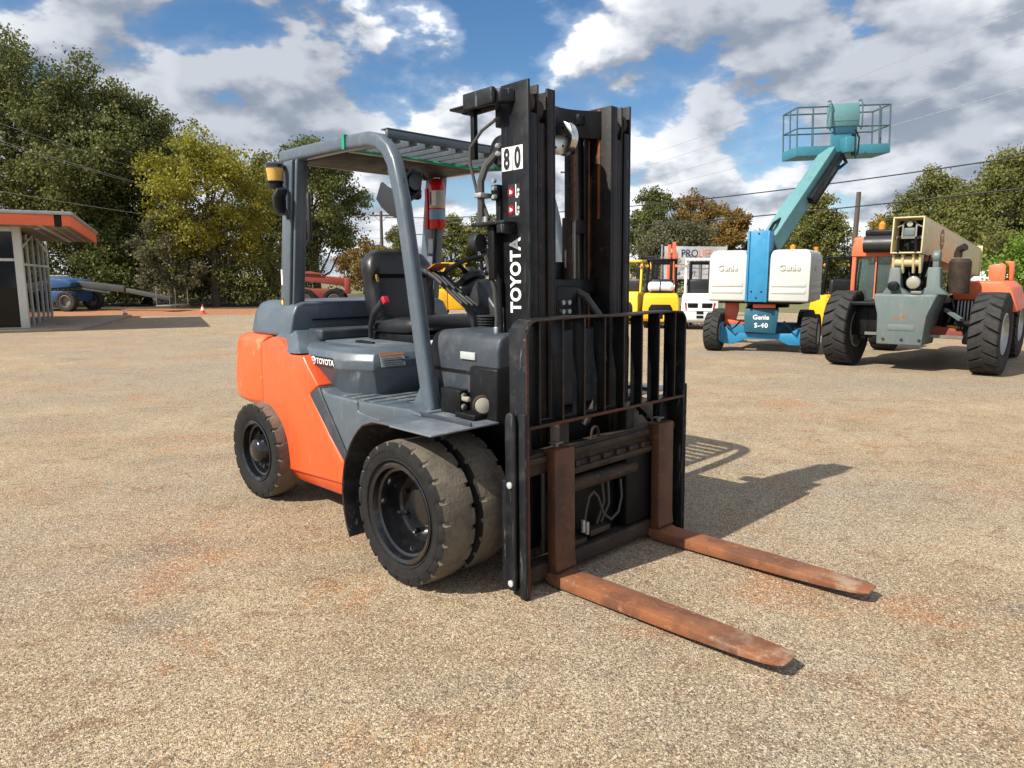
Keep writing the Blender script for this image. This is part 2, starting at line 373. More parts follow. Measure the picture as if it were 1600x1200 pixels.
# -- wheels
def front_wheel(y0, y1, dish, mirror):
    """y0 outer face, y1 inner face (negative side); dish = how far the disc is sunk from the outer face"""
    w = abs(y1-y0); cy = (y0+y1)/2; sg = -1 if not mirror else 1
    mb = MB(); o = -w/2
    # profile from outer bead inwards (a measured from wheel middle, outer side negative)
    mb.lathe([(.262,o*.80),(.270,o*.92),(.262,o*.96),(.245,o*.90),(.235,o*.62),(.222,o*.55),(.214,o*.1),(.210,o+dish-.02),(.195,o+dish),(.11,o+dish+.008),(.10,o+dish-.03),(.06,o+dish-.034),(.0,o+dish-.034),
              (.0,o+dish+.02),(.2,o+dish+.02),(.24,w*.3),(.262,w*.40)], (0,0,0), 'y', 40, cap=False)
    rim = mb.build('wheel', 'black_gloss', FX, ang=40)
    rim.location = (0, cy, .386); rim.rotation_euler = (0, random.uniform(0, 6), math.pi if mirror else 0)
    tyre_obj(tyre_mb(.386, .262, w, 22, .020, .62), rim, .386, 'rubber', 'rubber_tread')
    for q in (.288,.338): MB().tube([(q*math.cos(i*.1571),-w/2+(.002 if q > .3 else .005),q*math.sin(i*.1571)) for i in range(40)],.004,4,True).build('sidewall_ridge','rubber',rim)
    for k in range(8):
        a = k*math.pi/4; b = MB().lathe([(.016,0),(.016,-.022),(.010,-.030)], (.155*math.cos(a), o+dish, .155*math.sin(a)), 'y', 6).build('wheel_nut', 'black_gloss', rim)
    return rim
both(lambda s: (front_wheel(s*1.057, s*.838, .175, s > 0), front_wheel(s*.805, s*.586, .06, s > 0)))
def rear_wheel(s):
    w = .22; mb = MB(); o = -w/2
    mb.lathe([(.215,o*.8),(.224,o*.92),(.214,o*.96),(.198,o*.86),(.190,o*.5),(.176,o*.45),(.168,o+.10),(.15,o+.115),(.115,o+.11),(.105,o+.06),(.092,o+.045),(.088,o+.02),(.075,o+.004),(.05,o-.006),(.0,o-.008),
              (.0,o+.14),(.17,o+.14),(.215,w*.4)], (0,0,0), 'y', 36, cap=False)
    rim = mb.build('wheel', 'black_gloss', FX, ang=40); rim.location = (-1.965, s*.812, .351); rim.rotation_euler = (0, 1.0, R(2.0)+(math.pi if s > 0 else 0))
    tyre_obj(tyre_mb(.351, .213, w, 20, .022, .55), rim, .351, 'rubber', 'rubber_tread')
    for k in range(6):
        a = k*math.pi/3; MB().lathe([(.014,0),(.014,-.03),(.009,-.036)], (.135*math.cos(a), o+.112, .135*math.sin(a)), 'y', 6).build('wheel_nut', 'black_gloss', rim)
both(rear_wheel)
# axles / chassis under the body
MB().box(-2.2,.30,-.42,.42,.30,.86).box(-.16,.16,-.60,.60,.26,.52).build('chassis','black_iron',FX,.01)
MB().box(-2.04,-1.9,-.72,.72,.27,.43).build('rear_axle','black_iron',FX,.02)
# -- counterweight: lofted plan outlines
def cw_ring(z, grow, yw):
    h = [(-1.985,-yw),(-2.30,-yw),(-2.44-grow*.6,-yw+.025),(-2.53-grow,-yw+.14),(-2.60-grow,-yw+.42)]
    return [(x,y,z) for x,y in h]+[(x,-y,z) for x,y in reversed(h)]
MB().loft([cw_ring(.66,.04,.79),cw_ring(.70,.07,.818),cw_ring(.86,.075,.822),cw_ring(1.08,.0,.822),cw_ring(1.145,-.03,.812),cw_ring(1.185,-.09,.76)]).build('counterweight','orange_worn',FX,.012)
MB().loft([[(x,y,z) for x,y in ((-2.0,-.5),(-2.45,-.5),(-2.58,-.3),(-2.58,.3),(-2.45,.5),(-2.0,.5))] for z in (.30,.67)]).build('counterweight_base','black_iron',FX,.02)
# -- orange side panels
def side_panel(s):
    outer = [(-1.978,1.135),(-1.79,1.19),(-1.70,1.182),(-1.54,1.085),(-1.36,1.09),(-1.30,1.02),(-1.18,.905),(-1.30,.84),(-1.06,.60),(-.905,.45),(-.90,.30),(-1.76,.25),(-1.815,.30),(-1.88,.51),(-1.95,.64),(-1.978,.672)]
    mb = MB(); mb.prism(outer,'y',s*.824,s*.60)
    mb.build('side_panel','orange',FX,.016,3)
    MB().loft([[(-1.755,s*.800,.248),(-.905,s*.812,.298),(-.905,s*.60,.298),(-1.755,s*.60,.248)],[(-1.72,s*.745,.165),(-.93,s*.765,.195),(-.93,s*.60,.195),(-1.72,s*.60,.165)]]).build('side_skirt','orange',FX,.01)
    # dark diagonal stripe and grey step panel ahead of it
    MB().prism([(-1.30,.838),(-1.178,.905),(-1.13,.83),(-.86,.50),(-.895,.455),(-1.06,.598)],'y',s*.822,s*.60).build('diagonal_trim','grey_dark',FX,.008)
    arc = [(-.53*math.cos(R(a))+.0,.386+.53*math.sin(R(a))) for a in (14,24,36,48,60)]
    MB().prism([(-1.128,.832),(-1.17,.895),(-1.08,.868),(-.74,.862)]+[(-.735,.80)]+[arc[3],arc[2],arc[1],arc[0]]+[(-.858,.50)],'y',s*.815,s*.62).build('step_panel','grey',FX,.014,3)
    MB().prism([(-.728,.862),(-.20,.882),(-.10,.86),(-.33,.80),(-.43,.74),(-.728,.80)][::1],'y',s*.812,s*.62).build('step_panel','grey',FX,.012,3)
both(side_panel)
# -- floor plate of the footwell, ribbed and dusty
fp = MB().box(-.98,.10,-.80,.80,.845,.862).build('floor_plate','grey_dusty',FX,.003)
for i in range(9): MB().box(-.95+i*.1,-.91+i*.1,-.78,.78,.860,.870).build('floor_rib','grey_dusty',fp,.003)
# -- seat deck
def plan(z, g, top=False):
    h = [(-1.70,-.765+g),(-1.05+g*.3,-.765+g),(-.86-g*.2,-.70+g),(-.74-g,-.50+g*.4)]
    return [(x,y,z) for x,y in h]+[(x,-y,z) for x,y in reversed(h)]
def plan_s(z, g):
    h = [(-1.70+max(0,(1.0-z))*1.15,-.765+g),(-.985-g*.3,-.765+g),(-.785-g*.6,-.655+g*.8),(-.745-g,-.45+g*.4)]
    return [(x,y,z) for x,y in h]+[(x,-y,z) for x,y in reversed(h)]
deck = MB().loft([plan_s(.848,.075),plan_s(.87,.06),plan_s(1.005,.020),plan_s(1.03,.002),plan_s(1.085,.002),plan_s(1.13,.028),plan_s(1.155,.075),plan_s(1.162,.13)]).build('seat_deck','grey',FX,.010,3)
MB().loft([[(-1.62,-.60,1.150),(-.93,-.60,1.150),(-.86,-.5,1.150),(-.86,.5,1.150),(-.93,.60,1.150),(-1.62,.60,1.150)],
           [(-1.60,-.56,1.170),(-.95,-.56,1.170),(-.9,-.47,1.170),(-.9,.47,1.170),(-.95,.56,1.170),(-1.60,.56,1.170)]]).build('deck_top','grey_dusty',FX,.006)
MB().loft([[(-1.2,-.52,1.171),(-1.02,-.50,1.171),(-1.05,-.46,1.171),(-1.2,-.47,1.171)],[(-1.2,-.52,1.185),(-1.02,-.50,1.18),(-1.05,-.46,1.18),(-1.2,-.47,1.185)]]).build('deck_latch','black',deck,.003)
# transparent film / pillar root flare on the side panels
both(lambda s: MB().loft([[(-1.80,s*.826,1.165),(-1.55,s*.826,1.09),(-1.40,s*.826,1.10),(-1.40,s*.60,1.10),(-1.80,s*.60,1.165)],[(-1.86,s*.70,1.235),(-1.72,s*.70,1.235),(-1.66,s*.70,1.235),(-1.66,s*.58,1.235),(-1.86,s*.58,1.235)]]).build('pillar_root','grey',FX,.008))
# -- hood
def hood_ring(z, g):
    h = [(-1.70,-.73+g),(-2.20,-.74+g),(-2.34+g*.5,-.71+g),(-2.44+g,-.55+g),(-2.50+g,-.25)]
    return [(x,y,z) for x,y in h]+[(x,-y,z) for x,y in reversed(h)]
hood = MB().loft([hood_ring(1.187,-.005),hood_ring(1.22,.0),hood_ring(1.34,.025),hood_ring(1.408,.06),hood_ring(1.432,.12)]).build('hood','grey',FX,.018,3)
MB().box(-1.705,-1.50,-.60,.60,1.165,1.245).build('hood_shelf','grey_dark',FX,.02,3)
MB().box(-1.7,-1.675,-.56,.56,1.30,1.31).build('hood_seam','black',hood)
# -- seat
seat = MB().loft([[(x,y,z) for x,y in ((-1.42,-.27),(-.86,-.27),(-.80,-.2),(-.80,.2),(-.86,.27),(-1.42,.27))] for z in (1.165,1.225)]).build('seat_base','black',FX,.01)
def cush_ring(z, g):
    pts = []
    for i in range(24):
        a = 2*math.pi*i/24; cx, cy = math.cos(a), math.sin(a)
        e = .45; pts.append((-1.10+(.30-g)*math.copysign(abs(cx)**e, cx), (.295-g)*math.copysign(abs(cy)**e, cy), z+.02*cx))
    return pts
MB().loft([cush_ring(1.222,.03),cush_ring(1.24,.0),cush_ring(1.275,-.008),cush_ring(1.31,.008),cush_ring(1.335,.05),cush_ring(1.325,.14),cush_ring(1.315,.2)]).build('seat_cushion','seat_vinyl',FX,ang=60)
def back_ring(z, x, w, d, sag=0.0):
    pts = []
    for i in range(24):
        a = 2*math.pi*i/24; cx, cy = math.cos(a), math.sin(a); e = .5
        pts.append((x+d*math.copysign(abs(cx)**e, cx)-(.035 if cx > .55 and abs(cy) < .75 else 0)*sag, w*math.copysign(abs(cy)**e, cy), z))
    return pts
MB().loft([back_ring(1.27,-1.36,.21,.05),back_ring(1.30,-1.365,.265,.08,.6),back_ring(1.40,-1.38,.28,.095,1),back_ring(1.52,-1.40,.285,.095,1),back_ring(1.60,-1.415,.28,.095,1),back_ring(1.63,-1.42,.290,.105,0),
           back_ring(1.71,-1.435,.280,.100,0),back_ring(1.77,-1.45,.235,.082,0),back_ring(1.80,-1.455,.16,.05,0)]).build('seat_back','seat_vinyl',FX,ang=60)
MB().sweep([(-1.338,-.240,1.625),(-1.332,-.238,1.60),(-1.330,-.232,1.575)],lambda t: rr(.018+.012*math.sin(3*t),.012,.005,3)).build('torn_foam','foam',FX,label='yellow foam showing through a tear')
MB().sweep([(-1.33,-.31,1.19),(-1.31,-.32,1.27),(-1.25,-.33,1.36),(-1.13,-.335,1.44)],lambda t: rr(.028+.012*t,.05,.012)).build('armrest','plastic',FX)
MB().cbox((-1.10,-.335,1.452),(.03,.045,.052),0,R(-32)).build('buckle','decal_red',FX,.004)
MB().box(-.80,-.72,-.25,-.12,1.164,1.19).build('glove','decal_white',FX,.01,label='white rag on the deck edge')
# -- cowl, column, wheel, levers
MB().loft([[(x,y,z) for x,y in ((-.30+o,-.585+i),(.27,-.585+i),(.27,.585-i),(-.30+o,.585-i))] for z,o,i in ((.86,0,0),(1.10,0,0),(1.22,0,.0),(1.285,.0,.02),(1.31,.03,.06))]).build('cowl','grey_dark',FX,.02,3)
MB().box(-.295,.265,-.592,-.5,1.085,1.10).build('cowl_shadow_line','black',FX)  # black strip painted in for the shadow line across the cowl
MB().box(.08,.30,-.62,-.40,.83,1.135).build('tilt_bracket','black',FX,.012)
MB().box(-.02,.10,-.597,-.583,1.165,1.205).build('cowl_plate','decal_grey',FX,.001)
MB().loft([[(-.44,-.14,1.26),(-.12,-.14,1.28),(-.12,.14,1.28),(-.44,.14,1.26)],[(-.50,-.13,1.36),(-.20,-.13,1.40),(-.20,.13,1.40),(-.50,.13,1.36)],[(-.585,-.115,1.475),(-.36,-.115,1.545),(-.36,.115,1.545),(-.585,.115,1.475)],
           [(-.625,-.075,1.545),(-.47,-.075,1.60),(-.47,.075,1.60),(-.625,.075,1.545)]]).build('steering_column','plastic',FX,.02,3)
MB().lathe([(.085,0),(.09,.03),(.08,.05),(.03,.056)],(0,0,0),'z',20).build('column_cap','plastic',FX).matrix_local = Matrix.Translation((-.575,0,1.575)) @ Matrix.Rotation(R(-32),4,'Y')
sw = MB(); sw.tube([(.185*math.cos(2*math.pi*i/36),.185*math.sin(2*math.pi*i/36),0) for i in range(36)],.0155,8,True)
swo = sw.build('steering_wheel','plastic',FX); swo.matrix_local = Matrix.Translation((-.625,0,1.645)) @ Matrix.Rotation(R(-30),4,'Y')
for k in range(3):
    a = R(60+120*k); MB().bar((0,0,-.03),(.18*math.cos(a),.18*math.sin(a),0),.028,.014).build('spoke','plastic',swo,.003)
MB().lathe([(.012,0),(.012,.03),(.028,.04),(.030,.06),(.018,.075)],(.18,.02,0),'z',12).build('spinner_knob','plastic',swo)
MB().cyl((0,0,0),.045,-.05,.012,'z',16).build('hub','plastic',swo)
for i, yy in enumerate((-.27,-.225,-.18,-.135)):
    MB().tube([(-.26-.01*i,yy*.85,1.30),(-.30,yy*.9,1.38),(-.45-.02*i,yy,1.49),(-.62-.03*i,yy,1.595+.008*i),(-.74-.03*i,yy,1.65)],lambda t: .013+.004*(t>.7),8).build('control_lever','lever_black',FX)
    MB().tube([(-.70-.03*i,yy,1.63),(-.80-.03*i,yy,1.665)],lambda t: .02-.004*t,8).build('lever_grip','lever_black',FX)
MB().cbox((-.70,-.2,1.672),(.11,.12,.006),0,R(-24)).build('lever_plate','decal_orange',FX,.002)
for k in range(5): MB().lathe([(.075,0),(.085,.008),(.075,.016)],(-.27,-.17,1.30+k*.016),'z',16).build('lever_boot','plastic',FX)
# -- overhead guard
sec = rr(.092,.078,.026)
def ohg(s):
    p = [(-.195,s*.665,.865),(-.27,s*.66,1.20),(-.36,s*.65,1.62),(-.455,s*.64,2.02),(-.50,s*.635,2.16),(-.54,s*.63,2.26),(-.60,s*.625,2.34),(-.69,s*.62,2.40),(-.80,s*.618,2.425),(-1.1,s*.618,2.435),(-1.88,s*.618,2.44)]
    MB().sweep(p,sec,up=(0,1,0)).build('guard_leg','grey',FX,ang=50)
    MB().prism([(-1.975,1.19),(-1.835,1.19),(-1.68,2.40),(-1.80,2.40)],'y',s*.672,s*.645).prism([(-1.95,1.19),(-1.812,1.19),(-1.655,2.40),(-1.78,2.40)],'y',s*.645,s*.56).prism([(-1.815,1.19),(-1.790,1.19),(-1.628,2.40),(-1.655,2.40)],'y',s*.662,s*.60).build('guard_pillar','grey',FX,.009)
    MB().prism([(-.50,.862),(-.16,.862),(-.20,1.05),(-.25,1.05),(-.34,.98),(-.40,.885)],'y',s*.632,s*.615).build('leg_gusset','grey',FX,.004)
    MB().box(-.12,.05,s*.66,s*.60,.866,1.0).build('leg_bracket','black',FX,.006)
    for z in (.91,.97): MB().lathe([(.018,0),(.018,.012),(.012,.016)],(.06,s*.645,z),'x',8).build('bolt','dull_steel',FX)
both(ohg)
MB().box(-1.90,-1.80,-.62,.62,2.405,2.475).build('rear_header','grey',FX,.012)
MB().box(-.70,-.672,-.585,.585,2.425,2.475).build('front_header','grey',FX,.008)
MB().box(-.74,-.672,-.585,.585,2.475,2.483).build('header_flange','grey',FX,.002)
MB().box(-1.12,-1.06,-.58,.58,2.392,2.404).build('roof_batten','grey',FX,.003); MB().box(-1.80,-1.121,-.58,.58,2.394,2.4035).build('roof_sheet','black_iron',FX,.003)
for i in range(9):
    y = -.50+i*.125; MB().box(-1.82,-.675,y-.012,y+.012,2.405,2.468).build('guard_bar','grey',FX,.003)
MB().tube([(-1.02,-.665,2.395),(-1.02,-.665,2.475),(-1.02,-.57,2.478)],.004,6).build('tape_wrap','green_tape',FX)
MB().prism([(-1.045,2.392),(-1.02,2.392),(-1.02,2.480),(-1.045,2.480)],'y',-.6665,-.570).build('tape_band','green_tape',FX)
MB().tube([(-1.03,-.60,2.392),(-.9,-.3,2.37),(-.78,.0,2.335),(-.70,.32,2.33),(-.69,.55,2.36)],.008,6).tube([(-.69,.30,2.345),(-.66,.36,2.36),(-.64,.44,2.32)],.012,6).build('tape_strip','green_tape',FX)
MB().lathe([(.11,0),(.10,-.03),(.05,-.04)],(-1.55,.15,2.398),'z',20).build('roof_lamp','steel',FX)
# beacon, mirror, grab handle, lamps
bc = MB().lathe([(.045,-.04),(.045,.0),(.056,.004),(.056,.012)],(-1.80,-.735,2.25),'z',20).build('beacon','black',FX)
MB().lathe([(.050,.012),(.060,.10)],(-1.80,-.735,2.25),'z',20).build('beacon_lens','amber',bc)
MB().lathe([(.064,.10),(.064,.125),(.04,.138)],(-1.80,-.735,2.25),'z',20).build('beacon_cap','black_gloss',bc)
MB().box(-1.83,-1.77,-.735,-.66,2.19,2.215).build('beacon_bracket','black',bc,.004)
mr = MB().sweep([(-1.72,-.735,2.035),(-1.735,-.745,2.08),(-1.73,-.75,2.15),(-1.70,-.74,2.205)],lambda t: rr(.115+.04*math.sin(t*3.1),.028,.012)).build('mirror','plastic',FX,ang=50)
MB().tube([(-1.70,-.70,2.0),(-1.70,-.72,2.06)],.014,8).build('mirror_arm','plastic',mr)
MB().tube([(-1.60,-.60,2.17),(-1.565,-.62,2.13),(-1.555,-.625,2.05),(-1.555,-.625,1.92),(-1.58,-.61,1.87),(-1.635,-.60,1.84)],.016,8).build('grab_handle','plastic',FX)
MB().tube([(-.57,-.56,1.97),(-.60,-.54,1.85),(-.52,-.56,1.55),(-.40,-.60,1.35),(-.36,-.63,1.36)],.020,8).build('grab_handle','plastic',FX)
MB().cbox((-.60,-.50,2.17),(.11,.15,.16),0,R(12)).cbox((-.60,-.50,2.10),(.12,.14,.05),0,R(12)).build('work_lamp','black',FX,.02)
MB().lathe([(.05,0),(.052,.01),(.046,.02)],(-.545,-.50,2.165),'x',20).build('work_lamp_lens','black_gloss',FX)
MB().tube([(-.50,-.60,2.18),(-.55,-.5,2.24),(-.58,-.42,2.24),(-.60,-.36,2.2)],.012,6).tube([(-.49,-.60,2.10),(-.53,-.54,2.06),(-.56,-.44,2.12)],.016,6).build('lamp_cable','black',FX)
for z in (2.06,2.10,2.14,2.18): MB().tube([(-.482-.0-.0+(-.02)*(z-2.06)*10+.05*math.cos(2*math.pi*i/14),-.638,z+.055*math.sin(2*math.pi*i/14)) for i in range(14)],.004,5,True).build('coiled_wire','black',FX) if z in (2.10,2.14) else None
MB().sweep([(-.56,-.58,2.03),(-.64,-.58,2.045),(-.74,-.57,2.09),(-.80,-.56,2.13)],lambda t: rr(.17-.05*t,.022,.01),up=(0,1,0)).build('interior_mirror','plastic',FX)
# stickers on pillar and leg
MB().box(-1.905,-1.885,-.6735,-.6715,1.55,1.66).build('sticker','decal_white',FX)
MB().box(-1.925,-1.885,-.6735,-.6715,1.385,1.455).build('sticker','decal_brown',FX); MB().sphere((-1.905,-.674,1.425),(.014,.001,.02),8,5).build('sticker_flower','decal_yellow',FX)
MB().cyl((-1.92,-.672,1.29),.034,-.0015,0,'y',20).build('sticker','decal_white',FX); MB().lathe([(.03,-.002),(.022,-.002)],(-1.92,-.672,1.29),'y',20,False).build('sticker_ring','decal_black',FX); MB().cyl((-1.92,-.672,1.29),.020,-.003,0,'y',16).build('sticker_dot','green_tape',FX)
MB().sweep([(-1.36,-.7665,1.062),(-1.085,-.7665,1.062)],[(-.001,-.030),(.001,-.030),(.001,.030),(-.001,.030)]).build('badge','decal_black',deck)
text('TOYOTA',.052,'decal_white',deck,(-1.282,-.7678,1.043),(1,0,0),(0,0,1),bold=.0012,ext=.001,sp=1.0)
lg = MB()
def ell(mb, cx, cz, a, b, r=.0018): mb.tube([(cx+a*math.cos(2*math.pi*i/24),-.769,cz+b*math.sin(2*math.pi*i/24)) for i in range(24)],r,5,True)
ell(lg,-1.322,1.061,.031,.024,.003); ell(lg,-1.322,1.061,.011,.022,.0022); ell(lg,-1.322,1.070,.024,.011,.0022); lg.build('emblem','decal_white',deck)
MB().prism([(-.57,-.02),(-.30,-.02),(-.30,.06),(-.57,.06)],'x',-.0005,.0005)
wl = MB().add([(-.763,-.40,1.075),(-.763,-.21,1.075),(-.775,-.21,1.138),(-.775,-.40,1.138)],[(0,1,2,3)])
def decal(o, x, y, w, h, mat, parent, name='sticker', t=.0012):
    d = MB().box(0,w,0,h,0,t).build(name,mat,parent); d.matrix_local = frame_m(o,x,y); return d
nx = Vector((0,1,0)); 
fu = (-.28,0,1)
decal((-.756,-.615,1.050),(.10,.995,0),fu,.175,.072,'decal_grey',deck); decal((-.774,-.614,1.118),(.10,.995,0),fu,.175,.014,'decal_orange',deck,t=.003)
for k in range(4): decal((-.7545-.0039*k,-.606,1.058+.0135*k),(.10,.995,0),fu,.150,.003,'decal_black',deck,'print_line',.0028)
# -- fenders
def fender(s):
    arc = [(-.525*math.cos(R(a)),.386+.525*math.sin(R(a))) for a in range(-28,62,6)]
    top = arc+[(-.20,.852),(-.10,.856),(.06,.857),(.30,.857)]
    def strip(tp): return [[(x,s*1.062,z),(x,s*.62,z),(x*.985,s*.62,z-.010 if z > .6 else z),(x*.985,s*1.062,z-.010 if z > .6 else z)] for x, z in tp]
    MB().loft(strip(arc)).build('fender','black_worn',FX,.003)  # arch coloured black for the shade and dirt on its inside
    MB().loft(strip([arc[-1],(-.20,.852),(-.10,.856),(-.03,.857)])).build('fender_top','grey',FX,.003)
    MB().loft([[(x,s*1.075,z),(x,s*.62,z),(x,s*.62,z-.010),(x,s*1.075,z-.010)] for x, z in ((-.026,.859),(.315,.859))]).build('fender_plate','fender_plate',FX,.003)
    MB().tube([(x,s*1.062,z-.005) for x, z in top],.0035,5).build('fender_edge','rust_edge',FX)
    MB().box(-.12,.30,s*.805,s*.795,.858,.880).build('fender_gap_strip','grey_dark',FX,.002)  # dark strip in place of the shaded gap beside the plate
both(fender)
# headlamp
hl = MB().lathe([(.03,-.08),(.05,-.05),(.058,0),(.050,.012)],(0,0,0),'x',18).build('headlamp','rust_dark',FX); MB().lathe([(.044,.006),(.04,.018),(.016,.026)],(.002,0,0),'x',18).build('headlamp_lens','lens',hl); hl.matrix_local = Matrix.Translation((.20,-.63,.935)) @ Matrix.Rotation(R(-38),4,'Z')
MB().lathe([(.014,-.04),(.016,0),(.010,.01)],(.14,-.68,.965),'x',12).build('indicator','lens',FX)
MB().box(.05,.21,-.70,-.56,.858,.89).build('lamp_bracket','black',FX,.006)
# -- mast (leaning back a touch) -- parts are built upright, then tilted about the axle
TILT = Matrix.Translation((.408,0,.3)) @ Matrix.Rotation(R(-1.0),4,'Y') @ Matrix.Translation((-.38,0,-.3))
def mp(mb, name, mat, bevel=.004, parent=None, ang=32, label=None):
    o = mb.build(name, mat, parent or FX, bevel, ang=ang, label=label)
    if parent is None: o.matrix_local = TILT
    return o
def rails(s):
    # outer channel: web with front and rear flanges, front flange stops short of the top
    r1 = mp(MB().box(.150,.352,s*.437,s*.421,.13,2.60).box(.336,.3515,s*.4215,s*.372,.13,2.44).box(.150,.166,s*.4215,s*.36,.13,2.59),'outer_rail','black')
    r2 = mp(MB().box(.160,.346,s*.364,s*.350,.15,2.585).box(.330,.3455,s*.3505,s*.300,.15,2.40).box(.160,.174,s*.3505,s*.296,.15,2.58),'middle_rail','rust_rail')
    r3 = mp(MB().box(.165,.358,s*.252,s*.238,.17,2.575).box(.342,.3575,s*.300,s*.2515,.17,2.575).box(.165,.179,s*.29,s*.2515,.17,2.57),'inner_rail','rust_rail')
    mp(MB().lathe([(.03,s*.0),(.058,s*.004),(.060,s*.012),(.060,s*.034),(.056,s*.042),(.02,s*.043)],(.285,s*.374,2.495),'y',24),'mast_roller','rust_dark',.0,ang=40)
    mp(MB().lathe([(.03,s*.0),(.058,s*.004),(.060,s*.012),(.060,s*.030),(.056,s*.038),(.02,s*.039)],(.283,s*.306,2.470),'y',24),'mast_roller','rust_dark',.0,ang=40)
    mp(MB().box(.337,.3535,s*.425,s*.415,.2,2.40),'rail_edge','dull_steel',.001,r1) if False else None
    mp(MB().cyl((.105,s*.31,0),.038,.25,2.30,'z',18),'lift_cylinder','black')
    mp(MB().cyl((.105,s*.31,0),.024,2.30,2.52,'z',14),'cylinder_rod','chrome')
both(rails)
mp(MB().box(.10,.16,-.43,.43,2.40,2.52),'top_tie','black')
arcp = [(.27-.10*math.sin(math.pi*t),-.24+.48*t) for t in [i/10 for i in range(11)]]
mp(MB().prism([(x+.02,y) for x,y in arcp]+[(x-.03,y) for x,y in reversed(arcp)],'z',2.40,2.555),'crown_tie','black')
mp(MB().box(.18,.235,.10,.16,2.47,2.53),'tie_block','black')
for z0, z1 in ((1.60,1.70),(.80,.92),(.30,.42)): mp(MB().box(.12,.18,-.42,.42,z0,z1),'cross_tie','black')
mp(MB().box(.20,.26,-.24,.24,1.52,1.60),'inner_tie','black')
mp(MB().cyl((.20,.06,0),.045,.35,1.95,'z',18),'free_lift_cylinder','rust_dark')
mp(MB().box(.17,.25,.03,.15,1.86,1.94),'cylinder_head','black')
mp(MB().box(.20,.232,.150,.190,.5,2.52),'centre_post','black'); mp(MB().box(.14,.18,.08,.235,.5,2.42),'hose_channel','rust_rail'); mp(MB().tube([(.20,.11,2.40),(.21,.115,1.9),(.22,.11,1.5),(.26,.09,1.2)],.014,6),'lift_hose','hose',0); mp(MB().tube([(.20,.14,2.40),(.205,.14,1.9),(.22,.14,1.5),(.25,.13,1.2)],.012,6),'lift_hose','black',0); mp(MB().box(.20,.215,.2,.226,.5,2.535),'post_liner','rust_stripe')
mp(MB().box(.262,.280,.2345,.2378,1.95,2.565),'rust_streak','rust_stripe',.0); mp(MB().box(.19,.215,.2345,.2378,.9,2.2),'rust_streak','rust_dark',.0)
pl = mp(MB().lathe([(.03,-.03),(.085,-.03),(.092,-.026),(.080,-.012),(.080,.012),(.092,.026),(.085,.03),(.03,.03)],(.20,.0,2.385),'y',32),'chain_pulley','steel',0)
for k in range(6): MB().cyl((.20+.055*math.cos(k*1.047),.0,2.385+.055*math.sin(k*1.047)),.007,-.0315,-.029,'y',8).build('pulley_hole','black_iron',pl)
def chain(y, z0, z1, x):
    n = int((z1-z0)/.05)
    for i in range(n):
        z = z0+(i+.5)*.05; o = mp(MB().sweep([(x,y,z-.030),(x,y,z),(x,y,z+.030)],lambda t: rr(.040 if t in (0,1) else .030,.024,.008,3),up=(1,0,0)),'chain_link','rust_shank',0)
chain(-.004,1.93,2.31,.285)
mp(MB().cyl((.285,-.004,0),.010,1.60,1.94,'z',10),'chain_anchor','dull_steel')
# mast lettering on the web plate
web = [o for o in FX.children if o.name.startswith('outer_rail')][0]
text('TOYOTA',.106,'decal_white',web,(.285,-.4385,1.425),(0,0,1),(-1,0,0),bold=.0035,ext=.0008,stretch=.86,sp=1.06)
for i, d in enumerate('80'):
    x0 = .156+i*.080; MB().box(x0,x0+.074,-.4385,-.4365,2.165,2.285).build('number_plate','decal_white',web)
    text(d,.142,'decal_black',web,(x0+.037,-.4388,2.177),(1,0,0),(0,0,1),name='number',bold=.006,ext=.0008,align='CENTER',stretch=.62)
MB().box(.200,.288,-.4378,-.4366,1.925,2.095).build('warning_label','decal_black',web)
for z in (1.965,2.055):
    MB().lathe([(.024,-.4395),(.019,-.4395)],(.222,0,z),'y',20).build('warning_ring','decal_red',web); MB().cyl((.222,0,z),.019,-.4392,-.437,'y',16).build('warning_disc','decal_red',web)
    MB().add([(.212,-.4398,z-.012),(.232,-.4398,z-.006),(.232,-.4398,z+.002),(.212,-.4398,z+.012)],[(0,1,2,3)]).build('warning_mark','decal_white',web)
    MB().box(.255,.261,-.4394,-.438,z-.032,z+.036).box(.255,.275,-.4394,-.438,z-.032,z-.024).build('warning_mark','decal_white',web)
    for dz in (-.016,.006): MB().lathe([(.009,-.4394),(.004,-.4394)],(.276,0,z+dz),'y',10).build('warning_mark','decal_white',web)
# hoses, hose brackets on the near side of the mast
mp(MB().prism([(.26,2.50),(.26,2.565),(-.13,2.565),(-.175,2.545),(-.175,2.515),(-.10,2.495)],'y',-.43,-.40).prism([(-.17,2.515),(.1,2.515),(.1,2.53),(-.17,2.53)],'y',-.52,-.43),'hose_arm','black_worn',.006)
mp(MB().box(-.03,.20,-.545,-.515,2.49,2.575).prism([(.12,-.545),(.22,-.50),(.26,-.44),(.2,-.44),(.1,-.5)],'z',2.50,2.57),'hose_arm_rail','black_worn',.008)
mp(MB().box(-.055,-.025,-.47,-.44,2.25,2.52),'arm_strut','black')
mp(MB().lathe([(.075,-.02),(.085,0),(.075,.02)],(.13,-.41,2.28),'y',24),'hose_reel','plastic',0)
for z in (2.30,2.26): mp(MB().lathe([(.016,0),(.014,-.02),(.008,-.026)],(.135,-.435,z),'y',8),'bolt','galv',0)
mp(MB().tube([(.16,-.46,2.44),(.07,-.50,2.38),(.0,-.52,2.30),(-.005,-.52,2.22),(.03,-.50,2.05)],.009,8),'hose','hose',0)
mp(MB().tube([(.10,-.43,2.26),(.075,-.48,2.2),(.055,-.50,2.12),(.055,-.50,2.0),(.05,-.50,1.90)],.020,8),'hose','hose',0)
mp(MB().tube([(.03,-.50,2.10),(.05,-.49,2.02),(.09,-.48,1.92)],.012,8),'hose','hose',0)
